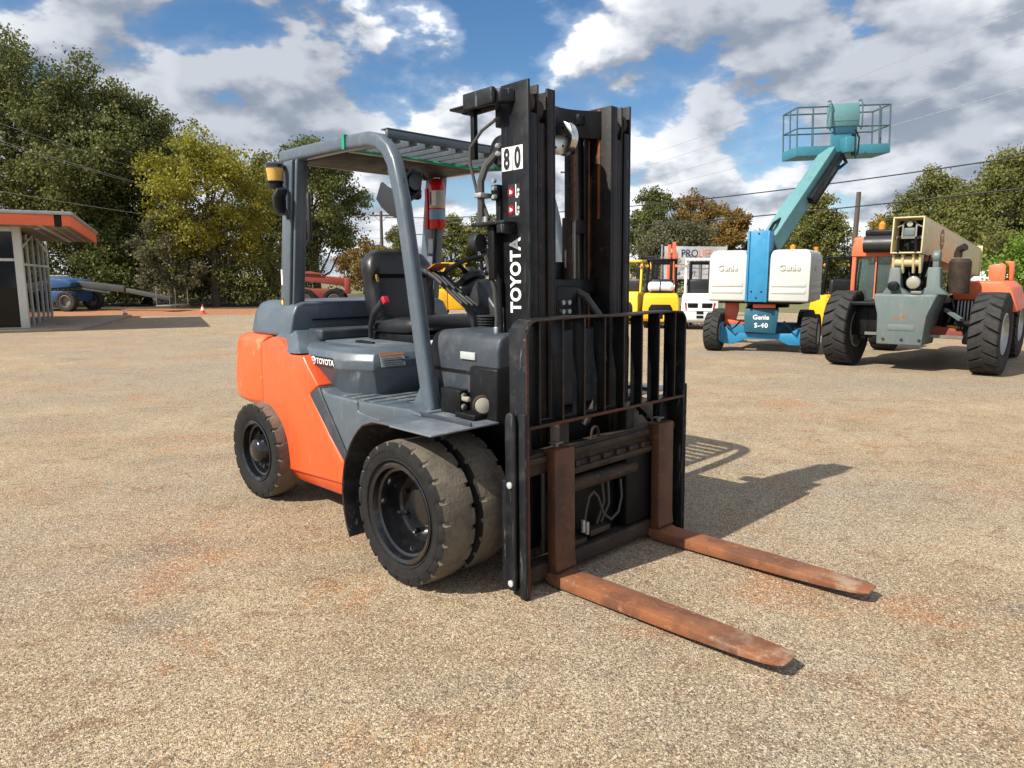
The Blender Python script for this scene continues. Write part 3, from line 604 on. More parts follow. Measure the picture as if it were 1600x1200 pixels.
mp(MB().box(.03,.085,-.53,-.44,2.035,2.06),'hose_clamp','galv'); mp(MB().box(.10,.15,-.47,-.42,2.02,2.10),'clamp_block','black',.006)
for z in (2.12,2.08,2.035): mp(MB().lathe([(.014,0),(.012,-.018)],(.135,-.47,z),'y',8),'bolt','galv',0)
mp(MB().box(.115,.15,-.45,-.42,1.45,2.05),'hose_guide','black')
sh = mp(MB().box(.0,.26,-.53,-.438,1.885,1.905).box(.20,.26,-.53,-.438,1.84,1.886),'hose_shelf','black_worn',.006)
for x in (.06,.09): mp(MB().lathe([(.012,0),(.012,.03)],(x,-.50,1.905),'z',8),'hose_fitting','galv',0)
mp(MB().lathe([(.02,-.05),(.042,-.03),(.048,.0),(.048,.03),(.044,.036)],(.035,-.52,1.80),'x',18),'side_lamp','plastic',0)
mp(MB().box(.10,.15,-.50,-.44,1.60,1.885),'lamp_bracket','black_iron',.006)
mp(MB().tube([(.12,-.49,1.86),(.11,-.48,1.70),(.15,-.47,1.60),(.155,-.46,1.3)],.014,8),'hose','black',0)
mp(MB().tube([(.085,-.50,1.73),(.10,-.49,1.66),(.12,-.47,1.55),(.125,-.46,1.40),(.12,-.46,1.34)],.013,8),'hose','hose',0)
mp(MB().cyl((.12,-.46,0),.018,1.27,1.345,'z',8),'hose_coupling','galv'); mp(MB().tube([(.12,-.46,1.27),(.12,-.46,1.18),(.14,-.45,1.14)],.011,8),'hose','brass',0)
mp(MB().tube([(.24,.02,1.55),(.33,.05,1.50),(.40,.08,1.40),(.44,.07,1.15),(.43,.02,.92),(.40,-.06,.78)],.021,8),'lift_hose','hose',0)
mp(MB().tube([(.24,.05,1.55),(.33,.07,1.48),(.39,.10,1.38),(.41,.09,1.15),(.40,.05,.92),(.38,.0,.78)],.016,8),'lift_hose','hose',0)
mp(MB().box(.18,.30,-.17,.02,1.36,1.56),'valve_block','black',.01)
for i in range(4): mp(MB().lathe([(.014,0),(.014,.02)],(.30,-.13+(i%2)*.05,1.42+(i//2)*.05),'x',8),'fitting','galv',0)
# -- carriage and load backrest
def side_plate(s):
    top = [(.470,0.0),(.580,0.0),(.580,1.30)]
    mp(MB().prism([(.485,.0),(.585,.0),(.585,1.36),(.47,1.36),(.47,.95),(.485,.92)],'y',s*.712,s*.695),'guard_upright','black_worn',.003)
    mp(MB().prism([(.5855,.015),(.589,.015),(.589,1.34),(.5855,1.34)],'y',s*.7125,s*.695),'upright_edge','rust_edge',.001) if s < 0 else None
    mp(MB().prism([(.545,.0),(.589,.0),(.589,.95),(.545,.95)],'y',s*.728,s*.7125),'side_strap','black_worn',.004)
    mp(MB().prism([(.455,.03),(.525,.03),(.530,.90),(.52,.94),(.495,.955),(.468,.94),(.46,.90)],'y',s*.742,s*.7125),'side_frame','black_worn',.010)
    mp(MB().prism([(.425,.07),(.46,.07),(.46,.60),(.43,.60)],'y',s*.735,s*.713),'side_frame_lug','black_worn',.004)
    for z in (.072,.585): mp(MB().lathe([(.017,0),(.017,s*.008),(.010,s*.011)],(.497,s*.742,z),'y',14),'pin','decal_grey',0)
both(side_plate)
# rounded top corners and top rail: one bent flat bar
pts = []
for a in range(0, 91, 15): pts.append((-.71+.065-.065*math.cos(R(a)),1.345+.065*math.sin(R(a))))
pts = [(-.703,1.30)]+[(y+.004,z-.006) for y,z in pts]
mid = [(-.3,1.410),(.1,1.402),(.35,1.408),(.55,1.408)]
full = pts+mid+[(-y,z) for y,z in reversed(pts)]
mp(MB().loft([[(.475,y,z-.0),(.585,y,z),(.585,y+.001,z-.012) if abs(y) < .6 else (.585,y-math.copysign(.012,y),z-.004),(.475,y+.001,z-.012) if abs(y) < .6 else (.475,y-math.copysign(.012,y),z-.004)] for y,z in full]),'guard_top_rail','black_worn',0)
mp(MB().tube([(.586,y-math.copysign(.004,y) if abs(y)>.6 else y,z-.006) for y,z in full],.0055,5),'rail_edge','rust_dark',0)
mp(MB().box(.475,.585,-.695,.695,.868,.882),'guard_low_rail','black',.003); mp(MB().box(.5855,.590,-.694,.694,.867,.883),'rail_edge','rust_edge',.001)
for i in range(8):
    y = -.612+i*.1715; mp(MB().box(.505,.583,y-.005,y+.005,.882,1.400),'guard_bar','black',.002); mp(MB().box(.5835,.5865,y-.005,y+.005,.882,1.395),'bar_edge','rust_dark',.001)
# carriage bars
mp(MB().box(.43,.515,-.695,.695,.60,.715),'carriage_top_bar','rust_dark',.012)
mp(MB().box(.5155,.535,-.69,.69,.665,.700),'carriage_lip','rust_dark',.006)
mp(MB().box(.44,.53,-.36,.56,.555,.625).box(.50,.548,-.36,.56,.57,.60),'shifter_bar','rust_dark',.006)
for i in range(7): mp(MB().box(.533,.552,-.30+i*.12,-.27+i*.12,.606,.634),'bar_notch','rust_dark',.002)
mp(MB().cyl((.49,0,.485),.042,-.30,.30,'y',20),'shift_cylinder','rust_dark'); mp(MB().cyl((.49,0,.485),.020,.30,.46,'y',14).cyl((.49,0,.485),.018,-.42,-.30,'y',14),'cylinder_rod','chrome')
mp(MB().cyl((.49,0,.485),.05,-.36,-.30,'y',16),'cylinder_gland','black')
mp(MB().box(.43,.53,-.695,.695,.035,.125),'carriage_low_bar','rust_dark',.012)
mp(MB().box(.44,.52,.20,.62,.14,.60).box(.40,.43,-.42,.42,.06,.62),'carriage_plate','black_iron',.01)
both(lambda s: mp(MB().box(.42,.48,s*.695,s*.60,.12,.86),'carriage_end','black_worn',.006))
both(lambda s: mp(MB().box(.40,.47,s*.34,s*.26,.1,.86),'carriage_post','rust_rail',.006))
mp(MB().tube([(.50,-.17,.24),(.515,-.17,.33),(.52,-.15,.40),(.52,-.11,.42),(.52,-.07,.38),(.52,-.02,.27),(.52,.05,.22),(.52,.12,.25),(.52,.15,.34),(.51,.15,.44)],.008,6),'shift_hose','hose',0)
mp(MB().tube([(.47,-.02,.2),(.475,.04,.32),(.475,.02,.44)],.009,6).tube([(.47,.02,.2),(.48,.08,.30),(.48,.07,.44)],.009,6),'shift_hose','hose',0)
mp(MB().cyl((.505,-.185,0),.013,.20,.27,'z',8).cyl((.505,-.15,0),.013,.18,.25,'z',8),'fitting','galv',0)
mp(MB().box(.43,.51,-.12,.06,.155,.19).box(.44,.50,-.35,-.14,.128,.16),'shift_bracket','rust_dark',.005)
mp(MB().tube([(.475,-.075,.71),(.475,-.075,.745),(.475,-.065,.768),(.475,-.045,.775),(.475,-.025,.768),(.475,-.015,.745),(.475,-.015,.71)],.008,8),'lifting_eye','rust_dark',0)
# forks
def fork(yc):
    w = .078
    prof = [(.535,.735),(.592,.735),(.596,.16),(.602,.105),(.625,.066),(.66,.056),(1.2,.052),(1.62,.046),(1.835,.036),(1.835,.024),(1.60,.008),(1.2,.0),(.66,-.004),(.59,.0),(.553,.018),(.537,.06)]
    mb = MB(); mb.prism(prof[:4]+[(.607,.09)]+[(.537,.06)],'y',yc-w,yc+w); sh_ = mb.build('fork_shank','rust_shank',FX,.006); sh_.matrix_local = TILT
    mb = MB(); rings = []
    for x, zt, zb, ww in ((.545,.062,.03,w),(.57,.060,.006,w),(.62,.068,-.001,w),(.66,.057,-.002,w),(1.0,.054,-.002,w),(1.4,.050,.002,w),(1.65,.044,.010,w),(1.76,.040,.018,w*.99),(1.815,.037,.024,w*.90),(1.84,.035,.028,w*.70)):
        rings.append([(x,yc-ww,zb),(x,yc+ww,zb),(x,yc+ww,zt),(x,yc-ww,zt)])
    mb.loft(rings); bl = mb.build('fork_blade','rust_blade',FX,.004); bl.matrix_local = Matrix.Translation((.6,0,.012)) @ Matrix.Rotation(R(-1.0),4,'Y') @ Matrix.Translation((-.6,0,0))
    mp(MB().cyl((.53,yc,0),.014,.70,.755,'z',10).box(.505,.555,yc-.03,yc+.03,.752,.760),'fork_pin','dull_steel',.002)
    mp(MB().box(.50,.54,yc-w*.9,yc+w*.9,.62,.73),'fork_hook','rust_shank',.006); mp(MB().box(.50,.54,yc-w*.9,yc+w*.9,.06,.12),'fork_hook','rust_shank',.006)
fork(-.435); fork(.50)
# -- fire extinguisher hanging on the far pillar of the guard
fe = thing('fire_extinguisher','red fire extinguisher with white instruction label strapped to the far guard pillar','fire extinguisher',(0,0,0))
fe.location = FX.matrix_basis @ Vector((-1.655,.575,1.99)); fe.rotation_euler = (0,0,R(-45.3))
MB().lathe([(.060,0),(.065,.01),(.065,.33),(.058,.365),(.035,.39),(.02,.395)],(0,0,0),'z',24).build('cylinder','red_paint',fe)
MB().lathe([(.0655,.0),(.0658,.01)],(0,0,.10),'z',24)
def wrap(z0, z1, a0, a1, mat, nm, r=.0660):
    mb = MB(); n = 10; vs = []
    for i in range(n+1):
        a = R(a0+(a1-a0)*i/n); vs += [(r*math.cos(a),r*math.sin(a),z0),(r*math.cos(a),r*math.sin(a),z1)]
    mb.add(vs,[(2*i,2*i+2,2*i+3,2*i+1) for i in range(n)]).build(nm,mat,fe)
wrap(.165,.300,-110,40,'decal_grey','instruction_label'); wrap(.18,.295,-80,-45,'decal_white','label_panel',.0665); wrap(.19,.29,-105,-82,'decal_black','label_print',.0664); wrap(.075,.15,-120,60,'decal_blue','tape')
wrap(.165,.172,-110,40,'decal_yellow','label_line',.0668)
MB().box(-.02,.02,-.02,.02,.39,.43).box(-.06,.05,-.012,.012,.428,.44).bar((-.01,0,.44),(.08,0,.47),.02,.006).build('valve','galv',fe,.003)
MB().cbox((-.01,-.10,.44),(.07,.012,.075),R(30),0,R(20)).build('inspection_tag','decal_yellow',fe,.002)
MB().box(-.10,-.064,-.05,.05,.0,.32).build('bracket','red_paint',fe,.004)
decal((-1.765,.559,1.80),(1,0,0),(.11,0,1),.065,.11,'decal_grey',FX); decal((-1.775,.559,1.70),(1,0,0),(.11,0,1),.065,.075,'decal_white',FX); decal((-1.754,.558,1.905),(1,0,0),(.11,0,1),.065,.012,'decal_orange',FX)
# ------------------------------------------------------------------ setting
PITCH = math.atan(170/1110)
def at(x, y, Y):
    """point at world distance Y ahead of the camera seen in direction of photo pixel (x, y)"""
    u, v = (x-800)/1110, (600-y)/1110
    d = Vector((u, math.cos(PITCH)+v*math.sin(PITCH), -math.sin(PITCH)+v*math.cos(PITCH)))
    return Vector((0, 0, 1.62))+d*(Y/d.y)
def ground_mat():
    t = NT('ground'); P = t.tc.outputs['Object']
    big = t.noise(.22, 6, .6, P); med = t.noise(1.1, 7, .62, P); sm = t.noise(6, 6, .65, P); fine = t.noise(38, 5, .7, P)
    cell = t.vor(230, P, out='Color'); cs = t.n('ShaderNodeSeparateColor'); t.l(cell, cs.inputs[0])
    cd = t.vor(230, P)
    cell2 = t.vor(125, P, out='Color'); cs2 = t.n('ShaderNodeSeparateColor'); t.l(cell2, cs2.inputs[0])
    base = t.mix(t.ramp(med, .32, .68), (.315,.236,.136), (.445,.345,.212))
    base = t.mix(t.ramp(big, .42, .62, 0, .85), base, (.315,.268,.198))            # greyer worn asphalt
    base = t.mix(t.ramp(sm, .35, .75, 0, .40), base, (.275,.20,.12))
    # clay stains
    st = t.noise(.9, 8, .68, t.map((1,1.0,1), P), dist=.6)
    base = t.mix(t.ramp(st, .53, .66, 0, .70), base, (.40,.185,.078))
    st2 = t.noise(3.1, 7, .7, P, dist=.5)
    base = t.mix(t.ramp(st2, .585, .70, 0, .50), base, (.40,.18,.07))
    # oil / tyre darkening
    dk = t.noise(.75, 7, .65, t.map((.55,1.3,1), P), dist=.8)
    base = t.mix(t.ramp(dk, .56, .68, 0, .60), base, (.185,.158,.128))
    sp1 = t.noise(4.6, 6, .66, t.map((.8,1.2,1), P), dist=.7); base = t.mix(t.ramp(sp1, .55, .65, 0, .62), base, (.225,.128,.066))
    sp2 = t.noise(2.1, 7, .66, P, dist=.5); base = t.mix(t.ramp(sp2, .57, .68, 0, .45), base, (.20,.165,.125))
    tr = t.noise(.34, 6, .6, t.map((.35,1.6,1), P), dist=.4); base = t.mix(t.ramp(tr, .50, .66, 0, .55), base, (.27,.235,.185))
    # aggregate
    g = t.ramp(cs.outputs[0], 0, 1, .30, 1.68, smooth=False)
    gm = t.n('ShaderNodeMix'); gm.data_type = 'RGBA'; gm.blend_type = 'MULTIPLY'; gm.inputs[0].default_value = .95
    t.l(base, gm.inputs[6]); cc = t.n('ShaderNodeCombineColor'); [t.l(g, cc.inputs[i]) for i in range(3)]; t.l(cc.outputs[0], gm.inputs[7])
    col = t.mix(t.ramp(cs2.outputs[0], .86, .88, 0, .75), gm.outputs[2], (.66,.55,.41))
    col = t.mix(t.ramp(cs2.outputs[1], .86, .88, 0, .75), col, (.085,.068,.052))
    col = t.mix(t.ramp(cs.outputs[1], .80, .82, 0, .35), col, (.26,.14,.08))
    col = t.mix(t.ramp(fine, .60, .78, 0, .45), col, (.13,.10,.07))
    t.col(col); t.rough(.9); t.b.inputs['Specular IOR Level'].default_value = .25
    h = t.math('ADD', t.math('MULTIPLY', cd, -.9), t.math('ADD', t.math('MULTIPLY', sm, .8), t.math('MULTIPLY', cs2.outputs[2], .35)))
    t.bump(h, .7, .008); M['ground'] = t.m
ground_mat()
def soil_mat(name, a, b, c, scale=3.0):
    t = NT(name); P = t.tc.outputs['Object']; n = t.noise(scale, 8, .65, P); n2 = t.noise(scale*9, 6, .65, P)
    t.col(t.mix(t.ramp(n2, .45, .7, 0, .7), t.mix(t.ramp(n, .35, .65), a, b), c)); t.rough(.95); t.bump(t.math('ADD', n, n2), .8, .04); M[name] = t.m
soil_mat('clay', (.40,.16,.065), (.30,.125,.055), (.46,.25,.13)); soil_mat('litter', (.07,.05,.03), (.11,.075,.045), (.05,.055,.02)); soil_mat('dry_grass', (.17,.15,.06), (.10,.11,.035), (.22,.18,.09), 1.5)
soil_mat('slab', (.30,.245,.185), (.24,.20,.155), (.33,.28,.21), 2.0)
def sheet(name, poly, z, mat):
    return struct(MB().add([(x,y,z) for x,y in poly],[tuple(range(len(poly)))]).build(name, mat))
def wobble(poly, amp, n=7):
    out = []
    for i in range(len(poly)):
        a, b = Vector(poly[i]), Vector(poly[(i+1) % len(poly)])
        for k in range(n):
            p = a.lerp(b, k/n); out.append((p.x+random.uniform(-amp,amp)*(k>0), p.y+random.uniform(-amp,amp)*(k>0)))
    return out
sheet('ground', [(-900,-60),(900,-60),(900,2200),(-900,2200)], 0, 'ground')
sheet('clay_strip', wobble([(-40,27.6),(-17,28.4),(-8,30.3),(-3.5,33.5),(-3,36.5),(-14,36.8),(-40,35)], .35), .004, 'clay')
sheet('tree_belt_ground', wobble([(-70,33.8),(-20,34.2),(-12,35.2),(-6,36.2),(-4,38),(-4,60),(-70,60)], .4), .008, 'litter')
sheet('verge', wobble([(-120,62),(-3,58),(6,34),(14,30),(24,30),(70,26),(160,60),(160,300),(-120,300)], .5), .004, 'dry_grass')
# loose grit lying on the yard, nobody could count it
def grit():
    n = 22000
    rad = 1.3+10.5*rng.random(n)**1.6; ang = R(-46)+R(92)*rng.random(n)
    cx, cy = rad*np.sin(ang), rad*np.cos(ang)
    s = .0022+.0062*rng.random(n)**2.2
    big = rng.random(n) < .004; s[big] *= 2.0
    tpl = np.array([(1,0,0),(.2,.9,0),(-.9,.4,0),(-.5,-.8,0),(.5,-.9,0),(.05,.05,.8)])
    th = rng.random(n)*6.283; v = np.repeat(tpl[None], n, 0)*(1+.35*(rng.random((n,6,3))-.5))
    c, si = np.cos(th)[:,None], np.sin(th)[:,None]
    x = (v[:,:,0]*c-v[:,:,1]*si)*s[:,None]+cx[:,None]; y = (v[:,:,0]*si+v[:,:,1]*c)*s[:,None]+cy[:,None]; z = v[:,:,2]*s[:,None]*.9-.0003
    V = np.stack([x,y,z],-1).reshape(-1,3); base = np.arange(n)[:,None]*6
    F = np.concatenate([base+np.array([[i,(i+1)%5,5]]) for i in range(5)],1).reshape(-1,3)
    me = bpy.data.meshes.new('grit'); me.vertices.add(len(V)); me.vertices.foreach_set('co', V.astype(np.float32).ravel())
    me.loops.add(F.size); me.loops.foreach_set('vertex_index', F.astype(np.int32).ravel()); me.polygons.add(len(F))
    me.polygons.foreach_set('loop_start', np.arange(len(F),dtype=np.int32)*3); me.update(); me.validate()
    t = NT('grit'); g = t.n('ShaderNodeNewGeometry'); cr = t.n('ShaderNodeValToRGB'); t.l(g.outputs['Random Per Island'], cr.inputs[0])
    e = cr.color_ramp.elements; e[0].color = (.09,.07,.055,1); e[1].color = (.56,.45,.32,1)
    for p, c3 in ((.2,(.26,.19,.12,1)),(.55,(.38,.28,.19,1)),(.8,(.30,.15,.08,1))): el = e.new(p); el.color = c3
    t.col(cr.outputs[0]); t.rough(.9); me.materials.append(t.m)
    o = bpy.data.objects.new('grit', me); COL.objects.link(o); o['kind'] = 'stuff'; tag(o, 'loose grit and small stones scattered over the yard', 'gravel')
grit()

# ------------------------------------------------------------------ trees
def leaf_mat(name, cols, trans=.35):
    t = NT(name); g = t.n('ShaderNodeNewGeometry'); cr = t.n('ShaderNodeValToRGB'); t.l(g.outputs['Random Per Island'], cr.inputs[0])
    e = cr.color_ramp.elements; e[0].color = (*cols[0],1); e[1].color = (*cols[-1],1)
    for i, c in enumerate(cols[1:-1]): el = e.new((i+1)/(len(cols)-1)); el.color = (*c,1)
    n = t.noise(.45, 4, .55); col = t.mix(t.ramp(n, .38, .62, 0, .65), cr.outputs[0], tuple(x*.85 for x in cols[0]))
    t.col(col); t.rough(.55); t.b.inputs['Specular IOR Level'].default_value = .3
    tr = t.n('ShaderNodeBsdfTranslucent'); t.l(col, tr.inputs[0]); mx = t.n('ShaderNodeMixShader'); mx.inputs[0].default_value = trans
    t.l(t.b.outputs[0], mx.inputs[1]); t.l(tr.outputs[0], mx.inputs[2]); t.l(mx.outputs[0], t.out.inputs[0]); M[name] = t.m
leaf_mat('leaf_oak', [(.075,.095,.022),(.130,.150,.036),(.190,.200,.055),(.28,.265,.095)])
leaf_mat('leaf_yellow', [(.19,.19,.020),(.28,.27,.026),(.37,.32,.03),(.23,.24,.03)])
leaf_mat('leaf_mid', [(.10,.12,.026),(.165,.175,.038),(.23,.22,.06),(.31,.27,.09)])
leaf_mat('leaf_tan', [(.22,.12,.025),(.30,.18,.045),(.17,.14,.04),(.34,.23,.06)])
leaf_mat('leaf_dull', [(.12,.115,.055),(.17,.155,.08),(.10,.11,.04),(.21,.185,.11)])
leaf_mat('leaf_gold', [(.36,.22,.018),(.45,.28,.025),(.26,.20,.03),(.40,.20,.02)])
leaf_mat('leaf_bright', [(.11,.20,.018),(.17,.28,.028),(.22,.32,.04),(.10,.16,.02)])
plain('cable_grey', (.45,.46,.47), .4, .6); plain('bark', (.085,.068,.052), .9, 0, .6, 25); plain('bark_pale', (.22,.19,.15), .9, 0, .6, 25)
def quads(name, ctr, size, mat, parent, flat=.0, asp=.62):
    n = len(ctr); a = rng.normal(size=(n,3)); a[:,2] *= (1-flat); a /= np.linalg.norm(a,axis=1)[:,None]
    b = rng.normal(size=(n,3)); b -= a*(a*b).sum(1)[:,None]; b /= np.linalg.norm(b,axis=1)[:,None]
    s = (size*(.6+.8*rng.random(n)))[:,None]*.5
    V = np.stack([ctr-a*s, ctr-b*s*asp+a*s*.1, ctr+a*s, ctr+b*s*asp+a*s*.1],1).reshape(-1,3)
    me = bpy.data.meshes.new(name); me.vertices.add(4*n); me.vertices.foreach_set('co', V.astype(np.float32).ravel())
    me.loops.add(4*n); me.loops.foreach_set('vertex_index', np.arange(4*n,dtype=np.int32)); me.polygons.add(n)
    me.polygons.foreach_set('loop_start', np.arange(n,dtype=np.int32)*4); me.update(); me.materials.append(M[mat])
    o = bpy.data.objects.new(name, me); COL.objects.link(o); o.parent = parent; return o
def tree(name, label, loc, H, cw, cb, nleaf, leaf, mat, seed, group=None, bark='bark', trunk_r=None, lobes=16, sparse=.45, top=1.0):
    lobes = int(lobes*1.35)
    """H height, cw crown width, cb height where the crown begins"""
    rs = np.random.default_rng(seed); rd = random.Random(seed)
    root = thing(name, label, 'tree' if 'tree' in name else 'bush', loc, rd.uniform(0,6.28), group)
    tr = trunk_r or H*.018
    ch = H-cb; mid = cb+ch*.45
    mb = MB(); tp = [(0,0,-.1)]; x = y = 0
    for k in range(1,8):
        z = H*.9*k/7; x += rd.uniform(-.03,.03)*H*.35; y += rd.uniform(-.03,.03)*H*.35; tp.append((x,y,z))
    mb.tube(tp, lambda t: tr*(1.35-1.2*t) if t > 0 else tr*1.7, 8)
    trunk = mb.build('trunk', bark, root, ang=60)
    cents = []; bm_ = MB()
    for i in range(lobes):
        a = i*2.399+rd.uniform(-.4,.4); hz = (i+.5)/lobes
        zz = cb+ch*(.08+.80*hz+rd.uniform(-.05,.05))
        prof = math.sin(math.pi*min(1,(.18+.80*hz*top)))**.6
        rr_ = cw*.5*prof*rd.uniform(.45,.80) if i < lobes-2 else cw*.08
        c = np.array([math.cos(a)*rr_, math.sin(a)*rr_, zz]); r = cw*rd.uniform(.12,.23)*(1.0 if hz < .8 else .8)
        cents.append((c,r))
        k = max(1,min(6,int((zz-ch*.22)/(H*.9)*7))); p0 = Vector(tp[k]); p1 = Vector(c); pm = p0.lerp(p1,.5)+Vector((0,0,-.06*H*rd.random()))
        bm_.tube([p0,pm,p1], lambda t: tr*.5*(1-.8*t), 5)
        for q in range(3):
            d = Vector((rd.uniform(-1,1),rd.uniform(-1,1),rd.uniform(-.2,1))).normalized()*r*.9; bm_.tube([p0.lerp(p1,.75),p1+d*.4,p1+d], lambda t: tr*.16*(1-.7*t), 4)
    bm_.build('limbs', bark, root, ang=60)
    w = np.array([r**2 for _, r in cents]); w /= w.sum(); pts = []
    nclump = max(40, nleaf//52)
    idx = rs.choice(len(cents), nclump, p=w)
    C = np.array([cents[i][0] for i in idx]); Rr = np.array([cents[i][1] for i in idx])
    d = rs.normal(size=(nclump,3)); d /= np.linalg.norm(d,axis=1)[:,None]; rad = rs.random(nclump)**sparse; rad = np.where(rs.random(nclump) < .16, rad*1.32, rad)
    cc = C+d*(Rr*rad)[:,None]*np.array([1.08,1.08,.86])
    m = 52; sg = cw*.020+.10
    P = (cc[:,None,:]+rs.normal(size=(nclump,m,3))*sg*np.array([1,1,.75])).reshape(-1,3)
    P = P[P[:,2] > max(.15,cb*.35)]
    quads('crown', P, leaf, mat, root)
    return root
def gp(px_, Y): p = at(px_, 470, Y); return (p.x, Y, 0)
LT = 'trees along the left edge of the yard'
tree('oak_tree','tall dark green oak at the far left, rising above the flat roofed office', gp(36,40), 14.9, 9.6, 3.4, 52000, 0.16, 'leaf_oak', 1, LT, lobes=22)
tree('oak_tree','dark green oak with a ragged rounded top, right of the tallest oak', gp(150,39), 13.2, 7.8, 3.2, 44000, 0.16, 'leaf_oak', 2, LT, lobes=20)
tree('oak_tree','dense dark oak with lower shoulder, just left of the yellow tree', gp(228,41), 12.0, 7.0, 2.6, 37000, 0.16, 'leaf_oak', 3, LT, lobes=18)
tree('maple_tree','yellow green autumn tree behind the rear pillar of the forklift', gp(338,37), 9.1, 6.6, 2.3, 30000, .15, 'leaf_yellow', 4, LT, lobes=15, sparse=.6, bark='bark')
tree('oak_tree','dark green tree seen through the cab opening of the foreground forklift', gp(497,43), 10.3, 6.0, 2.0, 37700, 0.152, 'leaf_oak', 5, LT, lobes=16)
tree('oak_tree','dull olive tree between the yellow tree and the foreground forklift pillar', gp(430,45), 9.2, 5.5, 1.6, 21750, 0.16, 'leaf_mid', 15, LT, lobes=14)
tree('understory_tree','pale greyish half bare small tree below the yellow tree', gp(275,36.5), 5.2, 4.2, .6, 11600, 0.136, 'leaf_dull', 6, LT, bark='bark_pale', lobes=10, sparse=.8)
tree('shrub','low dark thicket under the oaks behind the blue boom lift', gp(120,38.5), 4.4, 8.0, .2, 23200, 0.152, 'leaf_oak', 7, lobes=12)
tree('shrub','low dark thicket under the oaks left of the yellow tree trunk', gp(235,39), 3.8, 7.0, .2, 20300, 0.152, 'leaf_oak', 8, lobes=12)
tree('shrub','tangled olive thicket behind the pillar of the foreground forklift', gp(400,40), 3.0, 8.5, .1, 17400, 0.144, 'leaf_mid', 9, lobes=12)
tree('autumn_tree','small orange brown tree left of the forklift seat back', gp(570,62), 4.6, 5.0, .8, 11600, 0.176, 'leaf_tan', 10, lobes=10)
FT = 'distant trees behind the yard'
tree('distant_tree','far green tree right of the front guard leg beneath the utility pole', gp(622,72), 6.6, 5.0, .8, 13050, 0.208, 'leaf_mid', 11, FT, lobes=10)
tree('distant_tree','far green tree left of the steering wheel beside the extinguisher', gp(705,68), 7.6, 5.4, 1.0, 15950, 0.2, 'leaf_mid', 12, FT, lobes=12)
tree('distant_tree','far green tree above the steering wheel close to the mast', gp(752,70), 7.8, 5.2, 1.0, 15950, 0.2, 'leaf_mid', 13, FT, lobes=12)
tree('distant_tree','far olive tree seen between the mast rails', gp(880,72), 6.0, 6.0, .8, 11600, 0.208, 'leaf_dull', 14, FT, lobes=10)
tree('distant_tree','far dull green tree behind the blue riser of the boom lift', gp(1185,62), 5.4, 5.0, .6, 14500, 0.176, 'leaf_mid', 41, FT, lobes=12)
tree('distant_tree','far olive tree low behind the parked white forklift', gp(1105,66), 6.2, 6.0, .6, 15950, 0.176, 'leaf_dull', 42, FT, lobes=12)
RT = 'trees along the back of the yard on the right'
tree('wood_tree','dark green tree directly right of the mast behind the parked forklifts', gp(1018,62), 9.4, 5.6, 1.2, 24650, 0.192, 'leaf_oak', 21, RT, lobes=14)
tree('wood_tree','orange brown topped tree behind the banner', gp(1080,64), 9.8, 5.6, 1.5, 23200, 0.192, 'leaf_tan', 22, RT, lobes=14)
tree('wood_tree','rusty green tree left of the blue riser of the boom lift', gp(1138,60), 7.6, 4.8, 1.0, 21750, 0.184, 'leaf_tan', 23, RT, lobes=13)
tree('wood_tree','dull grey green half bare tree behind the banner', gp(1050,55), 6.0, 8.0, .5, 23200, 0.184, 'leaf_dull', 24, RT, lobes=14, sparse=.7)
tree('wood_tree','rounded green tree behind the boom of the lift', gp(1262,50), 7.0, 5.4, .9, 31900, 0.168, 'leaf_mid', 25, RT, lobes=16)
tree('wood_tree','small yellow gold tree behind the telehandler cab', gp(1375,58), 6.4, 4.6, .9, 15950, 0.184, 'leaf_gold', 26, RT, lobes=12)
tree('wood_tree','broad olive tree above the telehandler boom', gp(1455,52), 9.4, 7.0, 1.2, 34800, 0.184, 'leaf_mid', 27, RT, lobes=18)
tree('wood_tree','large olive green tree in the upper right behind the telehandler', gp(1560,48), 9.8, 8.0, 1.2, 43500, 0.176, 'leaf_mid', 28, RT, lobes=20)
tree('wood_tree','olive tree cut by the right picture edge', gp(1660,46), 9.6, 7.5, 1.2, 29000, 0.184, 'leaf_mid', 29, RT, lobes=16)
tree('shrub','dull thicket behind the covers of the boom lift', gp(1200,58), 3.6, 9.0, .1, 15950, 0.176, 'leaf_dull', 30, lobes=12)
tree('shrub','dull green thicket to the left of the telehandler cab', gp(1320,52), 3.4, 7.0, .1, 15950, 0.176, 'leaf_mid', 31, lobes=12)
tree('shrub','olive thicket behind the telehandler engine cover', gp(1500,40), 4.6, 8.0, .1, 21750, 0.168, 'leaf_mid', 32, lobes=12)
tree('shrub','bright green leafy bush at the right picture edge', gp(1622,19), 3.1, 2.4, .9, 13050, 0.096, 'leaf_bright', 33, lobes=12)

